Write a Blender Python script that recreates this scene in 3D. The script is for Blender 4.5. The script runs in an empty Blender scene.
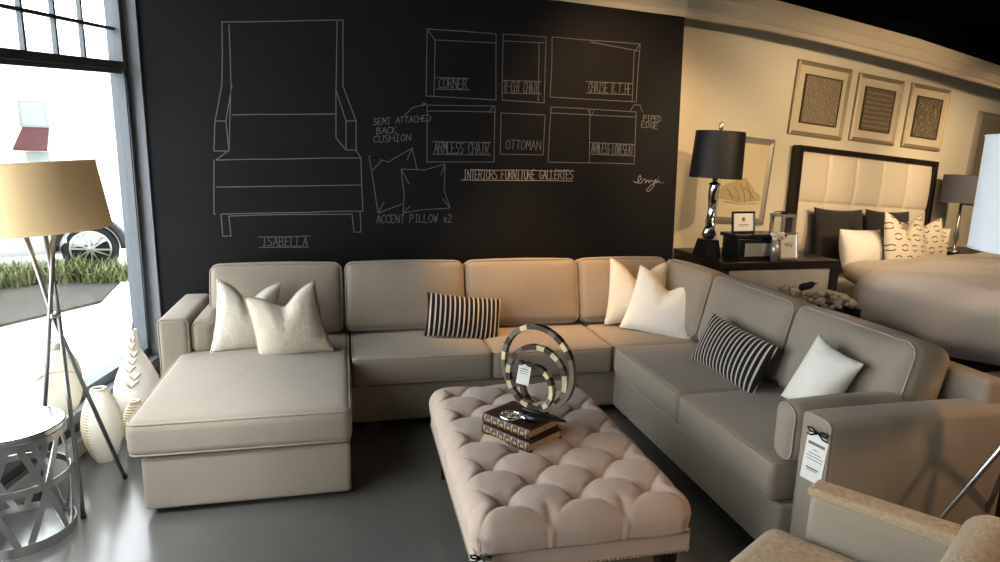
import bpy, bmesh, math, random
from mathutils import Vector, Matrix, Euler
import numpy as np
random.seed(11)
S = bpy.context.scene
COL = S.collection
PI = math.pi

# ------------------------------------------------------------------ helpers
def link(name, V, F, mats=None, parent=None, smooth=True, loc=None, rot=None, mi=None, auto=None):
    me = bpy.data.meshes.new(name)
    me.from_pydata([tuple(map(float, v)) for v in V], [], [tuple(f) for f in F])
    bm = bmesh.new(); bm.from_mesh(me)
    if mi is None:
        bmesh.ops.recalc_face_normals(bm, faces=bm.faces)
    bm.to_mesh(me); bm.free()
    if mats is not None:
        for m in (mats if isinstance(mats, (list, tuple)) else [mats]): me.materials.append(m)
    if mi is not None:
        me.polygons.foreach_set('material_index', mi)
    if smooth:
        me.polygons.foreach_set('use_smooth', [True]*len(me.polygons))
        if auto:
            me.set_sharp_from_angle(angle=math.radians(auto))
    me.update()
    o = bpy.data.objects.new(name, me); COL.objects.link(o)
    if loc is not None: o.location = loc
    if rot is not None: o.rotation_euler = rot
    if parent is not None: o.parent = parent
    return o

def empty(name, loc=(0,0,0), rot=(0,0,0), label=None, cat=None, group=None):
    o = bpy.data.objects.new(name, None); COL.objects.link(o)
    o.empty_display_size = .1
    o.location = loc; o.rotation_euler = rot
    if label: tag(o, label, cat, group)
    return o

def tag(o, label, cat, group=None):
    o['label'] = label; o['category'] = cat
    if group: o['group'] = group
    return o

def struct(o, label=None):
    o['kind'] = 'structure'
    if label: o['label'] = label
    return o

class MB:
    def __init__(s): s.V=[]; s.F=[]; s.M=[]
    def add(s, VF, M=None, mi=0):
        V, F = VF; n=len(s.V)
        s.V += [tuple(M @ Vector(v)) if M is not None else tuple(v) for v in V]
        s.F += [tuple(i+n for i in f) for f in F]; s.M += [mi]*len(F)
        return s
    def out(s, name, mats, parent=None, **k):
        multi = isinstance(mats,(list,tuple))
        return link(name, s.V, s.F, mats, parent, mi=s.M if multi else None, **k)

def box(x0,x1,y0,y1,z0,z1):
    V=[(x0,y0,z0),(x1,y0,z0),(x1,y1,z0),(x0,y1,z0),(x0,y0,z1),(x1,y0,z1),(x1,y1,z1),(x0,y1,z1)]
    return V,[(0,3,2,1),(4,5,6,7),(0,1,5,4),(1,2,6,5),(2,3,7,6),(3,0,4,7)]

def rbox(hx,hy,hz,r,crown=(0,0,0),n=10,k=3,warp=None,crown_neg=True):
    """rounded box with crowned faces, centred"""
    r=min(r,hx,hy,hz)
    def line(h):
        a=[-h+r*i/k for i in range(k+1)]; b=[-a[i] for i in range(k,-1,-1)]
        mid=[(-h+r)+(2*h-2*r)*i/n for i in range(1,n)] if h-r>1e-6 else []
        l=a+mid+b; o=[]
        for x in l:
            if not o or abs(x-o[-1])>1e-7: o.append(x)
        return o
    H=(hx,hy,hz); L=[line(h) for h in H]; idx={}; V=[]; F=[]
    def vid(p):
        key=tuple(round(c,6) for c in p)
        if key in idx: return idx[key]
        q=[max(-(H[i]-r),min(H[i]-r,p[i])) for i in range(3)]
        d=[p[i]-q[i] for i in range(3)]; m=math.sqrt(sum(c*c for c in d)) or 1
        w=[q[i]+d[i]/m*r for i in range(3)]
        for i in range(3):
            j,l=(i+1)%3,(i+2)%3
            s=1 if p[i]>0 else -1
            if s<0 and not crown_neg: continue
            e=abs(p[i])/H[i]
            w[i]+=s*crown[i]*max(0,e)**4*(1-(p[j]/H[j])**2)*(1-(p[l]/H[l])**2)
        if warp: w=warp(*w)
        idx[key]=len(V); V.append(tuple(w)); return idx[key]
    for ax in range(3):
        j,l=(ax+1)%3,(ax+2)%3
        for s in (-1,1):
            for a in range(len(L[j])-1):
                for b in range(len(L[l])-1):
                    c=[]
                    for (aa,bb) in ((a,b),(a+1,b),(a+1,b+1),(a,b+1)):
                        p=[0,0,0]; p[ax]=s*H[ax]; p[j]=L[j][aa]; p[l]=L[l][bb]; c.append(vid(p))
                    F.append(tuple(c if s>0 else c[::-1]))
    return V,F

def tube(path,r,n=8,closed=False,caps=True):
    P=[Vector(p) for p in path]; m=len(P); V=[];F=[]
    rr=r if isinstance(r,(list,tuple)) else [r]*m
    T=[]
    for i in range(m):
        a=P[(i-1)%m] if (closed or i>0) else P[i]; b=P[(i+1)%m] if (closed or i<m-1) else P[i]
        T.append((b-a).normalized())
    up=Vector((0,0,1)) if abs(T[0].z)<.9 else Vector((1,0,0))
    N=(up-T[0]*up.dot(T[0])).normalized()
    for i in range(m):
        N=(N-T[i]*N.dot(T[i]))
        N=N.normalized() if N.length>1e-6 else T[i].orthogonal().normalized()
        B=T[i].cross(N)
        for k in range(n):
            a=2*PI*k/n; V.append(P[i]+(N*math.cos(a)+B*math.sin(a))*rr[i])
    for i in range(m if closed else m-1):
        for k in range(n):
            a=i*n; b=((i+1)%m)*n; F.append((a+k,a+(k+1)%n,b+(k+1)%n,b+k))
    if caps and not closed:
        F.append(tuple(range(n))[::-1]); F.append(tuple((m-1)*n+k for k in range(n)))
    return V,F

def lathe(prof,n=32,sx=1,sy=1,cap=True,fn=None):
    V=[];F=[]
    for (r,z) in prof:
        for k in range(n):
            a=2*PI*k/n; rr=r+(fn(a,z,r) if fn else 0)
            V.append((rr*math.cos(a)*sx, rr*math.sin(a)*sy, z))
    for i in range(len(prof)-1):
        for k in range(n):
            F.append((i*n+k,i*n+(k+1)%n,(i+1)*n+(k+1)%n,(i+1)*n+k))
    if cap:
        if prof[0][0]>1e-5: F.append(tuple(range(n))[::-1])
        if prof[-1][0]>1e-5: F.append(tuple((len(prof)-1)*n+k for k in range(n)))
    return V,F

def ring(R,r,n=64,m=10,cx=0,cy=0,cz=0,axis='z'):
    P=[]
    for i in range(n):
        a=2*PI*i/n
        P.append((cx+R*math.cos(a),cy+R*math.sin(a),cz) if axis=='z' else (cx+R*math.cos(a),cy,cz+R*math.sin(a)))
    return tube(P,r,m,closed=True)

def rrect_path(hx,hy,z,r,k=5,axes='xy'):
    P=[]
    for (sx,sy,a0) in ((1,1,0),(-1,1,PI/2),(-1,-1,PI),(1,-1,1.5*PI)):
        for i in range(k+1):
            a=a0+PI/2*i/k; P.append((sx*(hx-r)+r*math.cos(a), sy*(hy-r)+r*math.sin(a), z))
    # densify straight runs
    o=[]
    for i in range(len(P)):
        a=Vector(P[i]); b=Vector(P[(i+1)%len(P)]); d=(b-a).length; m=max(1,int(d/.06))
        for j in range(m): o.append(tuple(a+(b-a)*j/m))
    return o

def pillow(w,h,t,chop=0.0,ear=.10,n=28,cornerpull=0.0):
    """scatter cushion in the local xz plane, thickness along y; chop = V dent in the top edge"""
    V=[];F=[];idx={}; edge=[]
    def pt(u,v):
        x=u*w/2*(1-ear*(1-v*v)**1.0*abs(u)**2)
        z=v*h/2*(1-ear*(1-u*u)**1.0*abs(v)**2)
        if chop:
            s=max(0,(v+1)/2)
            z-=chop*math.exp(-(abs(u)/.45)**1.6)*s**1.6
            x*=1-.10*chop/.1*s**3*.6
        return x,z
    def th(u,v):
        a=max(0,1-u*u); b=max(0,1-v*v)
        f=(a**.55)*(b**.55)
        if chop: f*=1-.45*math.exp(-(u/.18)**2)*max(0,v)**1.0
        return t/2*f
    for s in (1,-1):
        for i in range(n+1):
            for j in range(n+1):
                u=-math.cos(PI*i/n); v=-math.cos(PI*j/n)
                u=.6*u+.4*(2*i/n-1); v=.6*v+.4*(2*j/n-1)
                on=i in (0,n) or j in (0,n)
                key=(i,j) if on else (i,j,s)
                if key in idx: continue
                x,z=pt(u,v); idx[key]=len(V); V.append((x,s*-th(u,v),z))
        for i in range(n):
            for j in range(n):
                g=lambda a,b: idx[(a,b)] if (a in(0,n) or b in (0,n)) else idx[(a,b,s)]
                f=(g(i,j),g(i+1,j),g(i+1,j+1),g(i,j+1)); F.append(f if s>0 else f[::-1])
    per=[(i,0) for i in range(n)]+[(n,j) for j in range(n)]+[(i,n) for i in range(n,0,-1)]+[(0,j) for j in range(n,0,-1)]
    return (V,F),[V[idx[p]] for p in per]

# ------------------------------------------------------------------ materials
def mat(name,col=(.5,.5,.5),rough=.6,metal=0,spec=.5,bump=None,var=None,sheen=0,coat=0,trans=0,emit=None):
    m=bpy.data.materials.new(name); m.use_nodes=True; nt=m.node_tree; b=nt.nodes['Principled BSDF']
    b.inputs['Base Color'].default_value=(*col,1); b.inputs['Roughness'].default_value=rough; b.inputs['Metallic'].default_value=metal
    b.inputs['Specular IOR Level'].default_value=spec
    if sheen: b.inputs['Sheen Weight'].default_value=sheen
    if coat: b.inputs['Coat Weight'].default_value=coat
    if trans: b.inputs['Transmission Weight'].default_value=trans
    if emit: b.inputs['Emission Color'].default_value=(*emit[0],1); b.inputs['Emission Strength'].default_value=emit[1]
    tc=nt.nodes.new('ShaderNodeTexCoord')
    if var:   # (scale, amount[, stretch])
        no=nt.nodes.new('ShaderNodeTexNoise'); no.inputs['Scale'].default_value=var[0]; no.inputs['Detail'].default_value=6
        src=tc.outputs['Object']
        if len(var)>2:
            mp=nt.nodes.new('ShaderNodeMapping'); mp.inputs['Scale'].default_value=var[2]; nt.links.new(src,mp.inputs[0]); src=mp.outputs[0]
        nt.links.new(src,no.inputs['Vector'])
        mx=nt.nodes.new('ShaderNodeMix'); mx.data_type='RGBA'
        d=var[1]; mx.inputs['A'].default_value=(*[c*(1-d) for c in col],1); mx.inputs['B'].default_value=(*[min(1,c*(1+d)) for c in col],1)
        nt.links.new(no.outputs['Fac'],mx.inputs['Factor']); nt.links.new(mx.outputs['Result'],b.inputs['Base Color'])
    if bump:  # (scale, strength, dist)
        no=nt.nodes.new('ShaderNodeTexNoise'); no.inputs['Scale'].default_value=bump[0]; no.inputs['Detail'].default_value=3
        nt.links.new(tc.outputs['Object'],no.inputs['Vector'])
        bp=nt.nodes.new('ShaderNodeBump'); bp.inputs['Strength'].default_value=bump[1]; bp.inputs['Distance'].default_value=bump[2]
        nt.links.new(no.outputs['Fac'],bp.inputs['Height']); nt.links.new(bp.outputs[0],b.inputs['Normal'])
    return m

def fabric(name,col,weave=420,amt=.22,soft=5,softs=.25,stretch=None):
    """woven cloth: fine weave speckle plus soft rumples"""
    m=mat(name,col,.92,spec=.15,sheen=.25); nt=m.node_tree; b=nt.nodes['Principled BSDF']
    tc=nt.nodes.new('ShaderNodeTexCoord'); mp=nt.nodes.new('ShaderNodeMapping'); nt.links.new(tc.outputs['Object'],mp.inputs[0])
    if stretch: mp.inputs['Scale'].default_value=stretch
    n1=nt.nodes.new('ShaderNodeTexNoise'); n1.inputs['Scale'].default_value=weave; n1.inputs['Detail'].default_value=2
    n2=nt.nodes.new('ShaderNodeTexNoise'); n2.inputs['Scale'].default_value=soft; n2.inputs['Detail'].default_value=3
    nt.links.new(mp.outputs[0],n1.inputs['Vector']); nt.links.new(tc.outputs['Object'],n2.inputs['Vector'])
    mx=nt.nodes.new('ShaderNodeMix'); mx.data_type='RGBA'
    mx.inputs['A'].default_value=(*[c*(1-amt) for c in col],1); mx.inputs['B'].default_value=(*[min(1,c*(1+amt)) for c in col],1)
    nt.links.new(n1.outputs['Fac'],mx.inputs['Factor']); nt.links.new(mx.outputs['Result'],b.inputs['Base Color'])
    b1=nt.nodes.new('ShaderNodeBump'); b1.inputs['Strength'].default_value=softs; b1.inputs['Distance'].default_value=.03
    nt.links.new(n2.outputs['Fac'],b1.inputs['Height'])
    b2=nt.nodes.new('ShaderNodeBump'); b2.inputs['Strength'].default_value=.15; b2.inputs['Distance'].default_value=.002
    nt.links.new(n1.outputs['Fac'],b2.inputs['Height']); nt.links.new(b1.outputs[0],b2.inputs['Normal']); nt.links.new(b2.outputs[0],b.inputs['Normal'])
    return m

def stripes(name):
    m=fabric(name,(.02,.018,.018),amt=.3); nt=m.node_tree; b=nt.nodes['Principled BSDF']
    tc=nt.nodes.new('ShaderNodeTexCoord'); sp=nt.nodes.new('ShaderNodeSeparateXYZ'); nt.links.new(tc.outputs['Object'],sp.inputs[0])
    def math_(op,a,bv):
        n=nt.nodes.new('ShaderNodeMath'); n.operation=op
        nt.links.new(a,n.inputs[0])
        if isinstance(bv,(int,float)): n.inputs[1].default_value=bv
        else: nt.links.new(bv,n.inputs[1])
        return n.outputs[0]
    x=math_('MULTIPLY',sp.outputs['X'],1/.0305); x=math_('ADD',x,100.5); x=math_('FRACT',x,0); a=math_('LESS_THAN',x,.34)
    z=math_('MULTIPLY',sp.outputs['Z'],1/.006); z=math_('ADD',z,100.); z=math_('FRACT',z,0); c=math_('LESS_THAN',z,.8)
    f=math_('MULTIPLY',a,c)
    mx=nt.nodes.new('ShaderNodeMix'); mx.data_type='RGBA'; mx.inputs['A'].default_value=(.016,.014,.014,1); mx.inputs['B'].default_value=(.62,.58,.52,1)
    nt.links.new(f,mx.inputs['Factor']); nt.links.new(mx.outputs['Result'],b.inputs['Base Color'])
    return m

def dashes(name):
    """cream linen with rows of dark oval dashes"""
    m=fabric(name,(.72,.66,.54),amt=.08); nt=m.node_tree; b=nt.nodes['Principled BSDF']
    tc=nt.nodes.new('ShaderNodeTexCoord'); sp=nt.nodes.new('ShaderNodeSeparateXYZ'); nt.links.new(tc.outputs['Object'],sp.inputs[0])
    def M(op,a,bv=0.0,cv=None):
        n=nt.nodes.new('ShaderNodeMath'); n.operation=op
        for i,v in enumerate((a,bv)):
            if isinstance(v,(int,float)): n.inputs[i].default_value=v
            else: nt.links.new(v,n.inputs[i])
        return n.outputs[0]
    zr=M('MULTIPLY',sp.outputs['Z'],1/.10); row=M('FLOOR',zr); fz=M('SUBTRACT',M('FRACT',M('ADD',zr,50.)),.5)
    sh=M('MULTIPLY',row,.5)
    fx=M('SUBTRACT',M('FRACT',M('ADD',M('ADD',M('MULTIPLY',sp.outputs['X'],1/.125),sh),50.)),.5)
    d=M('SQRT',M('ADD',M('MULTIPLY',fx,fx),M('MULTIPLY',M('MULTIPLY',fz,fz),1.0)))
    e=M('ABSOLUTE',M('SUBTRACT',d,.27)); f=M('LESS_THAN',e,.045)
    f=M('MULTIPLY',f,M('GREATER_THAN',M('ABSOLUTE',fz),.12))
    mx=nt.nodes.new('ShaderNodeMix'); mx.data_type='RGBA'; mx.inputs['A'].default_value=(.74,.68,.56,1); mx.inputs['B'].default_value=(.10,.08,.06,1)
    nt.links.new(f,mx.inputs['Factor']); nt.links.new(mx.outputs['Result'],b.inputs['Base Color'])
    return m

def glassmat(name):
    m=bpy.data.materials.new(name); m.use_nodes=True; nt=m.node_tree; nt.nodes.clear()
    o=nt.nodes.new('ShaderNodeOutputMaterial'); mx=nt.nodes.new('ShaderNodeMixShader'); t=nt.nodes.new('ShaderNodeBsdfTransparent'); g=nt.nodes.new('ShaderNodeBsdfGlossy')
    t.inputs[0].default_value=(.93,.95,.95,1); g.inputs['Roughness'].default_value=.02; mx.inputs[0].default_value=.05
    nt.links.new(t.outputs[0],mx.inputs[1]); nt.links.new(g.outputs[0],mx.inputs[2]); nt.links.new(mx.outputs[0],o.inputs[0]); return m

def relief(name,col,kind):
    """carved wood panel"""
    m=mat(name,col,.55); nt=m.node_tree; b=nt.nodes['Principled BSDF']; tc=nt.nodes.new('ShaderNodeTexCoord')
    w=nt.nodes.new('ShaderNodeTexWave'); w.inputs['Scale'].default_value={'wave':16,'band':7,'scroll':8}[kind]
    w.inputs['Distortion'].default_value={'wave':3.5,'band':2,'scroll':14}[kind]; w.inputs['Detail'].default_value=1.5
    w.bands_direction={'wave':'DIAGONAL','band':'Z','scroll':'X'}[kind]; w.inputs['Detail Scale'].default_value=2
    nt.links.new(tc.outputs['Object'],w.inputs['Vector'])
    bp=nt.nodes.new('ShaderNodeBump'); bp.inputs['Strength'].default_value=.9; bp.inputs['Distance'].default_value=.02
    nt.links.new(w.outputs['Fac'],bp.inputs['Height']); nt.links.new(bp.outputs[0],b.inputs['Normal'])
    mx=nt.nodes.new('ShaderNodeMix'); mx.data_type='RGBA'; mx.inputs['A'].default_value=(*[c*.75 for c in col],1); mx.inputs['B'].default_value=(*[min(1,c*1.25) for c in col],1)
    nt.links.new(w.outputs['Fac'],mx.inputs['Factor']); nt.links.new(mx.outputs['Result'],b.inputs['Base Color'])
    return m

SOFA=fabric('taupe_weave',(.33,.285,.235))
PIPE=fabric('taupe_piping',(.35,.303,.25))
OTTO=fabric('blush_linen',(.47,.375,.32),amt=.06,softs=.05)
CHAIR=fabric('streaked_chenille',(.40,.32,.22),weave=60,amt=.45,stretch=(1,1,6))
CREAM=fabric('cream_cotton',(.74,.69,.60),amt=.05,soft=12,softs=.5)
SAND=fabric('sand_satin',(.60,.53,.44),amt=.05,soft=10,softs=.6)
WHITEF=fabric('white_linen',(.80,.77,.72),amt=.04,soft=9,softs=.5)
BEDF=fabric('duvet_linen',(.66,.60,.55),amt=.06,soft=5,softs=.6)
CHARF=fabric('charcoal_velvet',(.045,.04,.036),amt=.2)
LEATH=mat('cream_leather',(.66,.60,.50),.45,bump=(80,.1,.002))
STRIPE=stripes('dark_stripe'); DASH=dashes('dash_print')
DWOOD=mat('espresso_wood',(.022,.014,.010),.3,var=(8,.4,(1,8,1)))
BLACKP=mat('black_lacquer',(.012,.012,.013),.25)
BLACKM=mat('matte_black',(.015,.015,.017),.6)
CHROME=mat('polished_chrome',(.80,.80,.80),.07,metal=1)
GUNM=mat('satin_gunmetal',(.30,.30,.30),.38,metal=.9)
STEEL=mat('brushed_steel',(.62,.62,.62),.28,metal=1)
BRASSN=mat('aged_nickel_nails',(.30,.25,.19),.42,metal=.8)
SHADEW=mat('amber_linen_shade',(.70,.53,.31),.9,bump=(300,.1,.002))
SHADEW.node_tree.nodes['Principled BSDF'].inputs['Emission Color'].default_value=(.85,.58,.29,1)
SHADEW.node_tree.nodes['Principled BSDF'].inputs['Emission Strength'].default_value=.17
SHADEB=mat('black_shade',(.010,.010,.013),.55)
SHADEG=mat('slate_shade',(.13,.13,.15),.8)
SHADEP=mat('white_shade',(.80,.83,.88),.85)
WALLB=mat('chalkboard_paint',(.0115,.0112,.0125),.62,spec=.22,var=(2.2,.22),bump=(160,.05,.002))
WALLC=mat('cream_paint',(.70,.65,.535),.75,bump=(200,.04,.002))
TRIMC=mat('cream_trim',(.56,.49,.385),.6)
CEIL=mat('black_ceiling',(.004,.004,.005),.95,spec=.0)
FRAMEM=mat('window_metal',(.115,.125,.14),.45)
JAMB=mat('grey_jamb',(.21,.22,.24),.6)
WHITET=mat('white_gloss_trim',(.70,.71,.70),.4)
GLASS=glassmat('clear_glass')
CHALK_M=mat('chalk',(.185,.185,.185),1,spec=0)
CHALK_B=mat('bright_chalk',(.36,.34,.31),1,spec=0)
CERAM=mat('ivory_ceramic',(.78,.73,.62),.45,bump=(60,.1,.003))
CERAMR=mat('ribbed_sand_ceramic',(.62,.54,.40),.6)
PAPER=mat('paper',(.78,.76,.72),.8)
PRINT=mat('grey_print',(.20,.20,.20),.8)
LEATHB=mat('oxblood_leather',(.045,.022,.016),.45,var=(30,.4))
GILT=mat('dull_gilt',(.35,.26,.14),.5)
PAGES=mat('book_pages',(.50,.38,.25),.9,var=(120,.2,(1,1,10)))
PANF=mat('bronze_inner_frame',(.10,.075,.05),.5)
CHAMP=mat('champagne_frame',(.36,.30,.21),.45,metal=.2)
MATB=mat('pale_mat',(.62,.55,.42),.7)
SILV=mat('silver_frame',(.50,.47,.42),.3,metal=.55)
MIRR=mat('mirror_panel',(.72,.72,.72),.06,metal=1)
PANELG=mat('silver_leaf_panel',(.60,.58,.55),.4,metal=.15,var=(6,.15))
STONE=mat('pale_stone',(.66,.60,.50),.7,var=(30,.5))
# floor: polished concrete
FLOOR=mat('polished_concrete',(.15,.147,.14),.2,spec=1.0,var=(1.6,.35))
def floor_nodes():
    nt=FLOOR.node_tree; b=nt.nodes['Principled BSDF']; tc=nt.nodes.new('ShaderNodeTexCoord'); n=nt.nodes.new('ShaderNodeTexNoise')
    n.inputs['Scale'].default_value=5; n.inputs['Detail'].default_value=8; nt.links.new(tc.outputs['Object'],n.inputs['Vector'])
    r=nt.nodes.new('ShaderNodeMapRange'); r.inputs['To Min'].default_value=.12; r.inputs['To Max'].default_value=.26
    nt.links.new(n.outputs['Fac'],r.inputs['Value']); nt.links.new(r.outputs[0],b.inputs['Roughness'])
floor_nodes()

def Rz(a): return Matrix.Rotation(a,4,'Z')
def Tm(x,y,z): return Matrix.Translation((x,y,z))

# ------------------------------------------------------------------ frames of reference
TH=math.radians(10)                         # storefront runs 10 degrees off square
WD=Vector((math.sin(TH),math.cos(TH),0)); WN=Vector((math.cos(TH),-math.sin(TH),0)); WP=Vector((-.415,0,0))
def win(s,z,inn=0):                         # s metres along the glass from the corner, inn metres into the room
    p=WP-WD*s+WN*inn; return Vector((p.x,p.y,z))
def winbox(s0,s1,z0,z1,i0,i1,dz1=0,dz0=0):
    V=[win(s,z+(dz0 if s==s0 else dz1),i) for z in (z0,z1) for (s,i) in ((s0,i0),(s1,i0),(s1,i1),(s0,i1))]
    return V,[(0,3,2,1),(4,5,6,7),(0,1,5,4),(1,2,6,5),(2,3,7,6),(3,0,4,7)]
AA=math.radians(12); AR=math.radians(3.5)   # bed alcove wall, set back and turned
AQ=Vector((3.385,.4,0)); AU=Vector((math.cos(AA),math.sin(AA),0)); AN=Vector((math.sin(AA),-math.cos(AA),0))
def alc(u,w,z): p=AQ+AU*u+AN*w; return Vector((p.x,p.y,z))
AROT=Matrix.Translation(AQ)@Rz(AA)@Matrix.Rotation(AR,4,'Y')   # wall decor hangs a touch off level

# ------------------------------------------------------------------ setting
def slab(z0,z1):
    a=win(-.13,0,-.10); b=win(8.6,0,-.10)
    p=[(a.x,a.y),(b.x,b.y),(11,b.y),(11,4),(a.x+.15,4),(a.x+.15,a.y)]; n=len(p)
    return [(x,y,z) for z in (z0,z1) for x,y in p],[tuple(range(n))[::-1],tuple(n+i for i in range(n))]+[(i,(i+1)%n,n+(i+1)%n,n+i) for i in range(n)]
struct(link('floor',*slab(-.06,0),FLOOR,smooth=False),'dark polished concrete shop floor')
struct(link('ceiling',*slab(2.86,2.95),CEIL,smooth=False),'black ceiling')
wbv=[(x,y,z) for z,xr in ((0,3.455),(2.86,3.375)) for (x,y) in ((-.335,0),(xr,0),(xr,.12),(-.335,.12))]
wb=struct(link('wall_back',wbv,box(0,1,0,1,0,1)[1],WALLB,smooth=False),'black chalkboard wall with furniture sketches')
V=[];F=[]
def alcwall():
    p=[alc(-.15,0,0),alc(8,0,0),alc(8,-.12,0),alc(-.15,-.12,0)]
    V=[(q.x,q.y,z) for z in (0,2.9) for q in p]
    return V,[(0,3,2,1),(4,5,6,7),(0,1,5,4),(1,2,6,5),(2,3,7,6),(3,0,4,7)]
struct(link('wall_alcove',*alcwall(),WALLC,smooth=False),'cream wall behind the bed')
struct(link('wall_return',*box(3.34,3.385,.12,.55,0,2.86),WALLC,smooth=False))
struct(link('wall_right',*box(10.9,11,-8.5,4,0,2.9),WALLC,smooth=False))
struct(link('wall_rear',*box(-2.2,11,-8.6,-8.5,0,2.9),WALLC,smooth=False))
# cornice band: across the black wall, then sweeping round over the alcove
def cornice():
    # profile (out, z) as a stepped moulding
    path=[(Vector((-.3,0,0)),2.70,2.90),(Vector((1.4,0,0)),2.69,2.90),(Vector((2.4,0,0)),2.69,2.90),(Vector((3.385,0,0)),2.645,2.90)]
    for s,lo,hi in ((.8,2.632,2.85),(1.65,2.58,2.79),(2.6,2.51,2.72),(3.9,2.39,2.58),(6,2.18,2.34)):
        path.append((Vector((3.385+math.cos(AA)*s,math.sin(AA)*s,0)),lo,hi))
    V=[];F=[]
    prof=[(.03,0),(-.005,0),(-.010,.16),(-.028,.22),(-.028,.55),(-.045,.62),(-.05,1.0),(.03,1.0)]
    for (p,lo,hi) in path:
        d=AN if p.x>3.386 else Vector((0,-1,0))
        for (o,t) in prof:
            q=p+d*(-o if o<0 else -o); V.append((q.x,q.y,lo+(hi-lo)*t))
    m=len(prof)
    for i in range(len(path)-1):
        for k in range(m): F.append((i*m+k,i*m+(k+1)%m,(i+1)*m+(k+1)%m,(i+1)*m+k))
    F.append(tuple(range(m))); F.append(tuple((len(path)-1)*m+k for k in range(m)))
    return V,F
struct(link('trim_1',*cornice(),TRIMC,smooth=False),'cream cornice band under the black ceiling')
def soffit():
    # dark closure between the cornice and the ceiling, and back to the alcove wall
    V=[];F=[];pts=[(0,2.80),(.8,2.79),(1.65,2.74),(2.6,2.67),(3.9,2.53),(6,2.3)]
    for s,z in pts:
        a=Vector((3.385,0,0))+AU*s+AN*.02; b=a-AN*1.2
        V+= [(a.x,a.y,z),(b.x,b.y,z),(a.x,a.y,2.95)]
    for i in range(len(pts)-1):
        o=i*3; F+=[(o,o+1,o+4,o+3),(o,o+3,o+5,o+2)]
    return V,F
struct(link('trim_2',*soffit(),CEIL,smooth=False),'black soffit above the bed alcove')

# ---- storefront window wall
jm=MB().add(winbox(-.02,.0,0,2.95,-.05,.12)).add(box(-.43,-.335,-.012,.12,0,2.86)); 
struct(jm.out('trim_3',JAMB,smooth=False),'grey painted jamb beside the window')
SLOPE=-.075
def bar(s0,s1,z0,z1,i0=-.035,i1=.035): return winbox(s0,s1,z0,z1,i0,i1,dz1=SLOPE*(s1/1.1),dz0=SLOPE*(s0/1.1))
w1=MB()
for s0,s1 in ((.0,.055),(2.6,2.68)): w1.add(winbox(s0,s1,.22,2.86,-.04,.045))
w1.add(bar(0,2.68,2.09,2.135,-.05,.05)); w1.add(bar(.055,2.6,2.065,2.09,-.02,.03)); w1.add(winbox(0,2.68,2.80,2.86,-.04,.045)); w1.add(winbox(0,2.68,.25,.31,-.04,.045))
wo=struct(w1.out('window_1',FRAMEM,smooth=False),'storefront window beside the chalkboard wall')
mu=MB(); mu.add(bar(.05,2.6,2.315,2.333,-.012,.012)); mu.add(bar(.05,2.6,2.54,2.558,-.012,.012))
for s in (.40,.655,.92,1.2,1.48,1.76,2.04,2.32):
    mu.add(winbox(s-.008,s+.008,2.1+SLOPE*s/1.1,2.82,-.012,.012))
mu.out('muntins',FRAMEM,wo,smooth=False)
link('pane',*winbox(.05,2.6,.30,2.81,-.004,.004),GLASS,wo,smooth=False)
ct=MB(); ct.add(tube([win(.045,z,.05) for z in (2.05,1.2,.36)],.006,6)); ct.out('lift_rod',FRAMEM,wo)
w2=MB()
for s0,s1 in ((2.68,2.76),(4.1,4.18),(5.5,5.6)): w2.add(winbox(s0,s1,.22,2.86,-.04,.045))
for z0,z1 in ((2.0,2.06),(2.80,2.86),(.25,.31)): w2.add(winbox(2.68,5.6,z0,z1,-.04,.045))
wo2=struct(w2.out('window_2',FRAMEM,smooth=False),'next storefront window')
link('pane',*winbox(2.76,5.52,.30,2.81,-.004,.004),GLASS,wo2,smooth=False)
struct(link('wall_left',*winbox(0,8.2,-.06,.25,-.12,.05),FRAMEM,smooth=False),'low dark kerb under the storefront window')
struct(link('trim_4',*winbox(0,8.2,.195,.25,.02,.11),JAMB,smooth=False),'grey window ledge')
struct(link('wall_front',*winbox(5.6,8.6,-.06,2.95,-.12,.05),WALLC,smooth=False))
bb=MB().add(winbox(0,8.2,0,.085,.03,.10)).add(winbox(0,8.2,.085,.105,.03,.085))
struct(bb.out('baseboard_left',WHITET,smooth=False),'white baseboard under the window')

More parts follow.
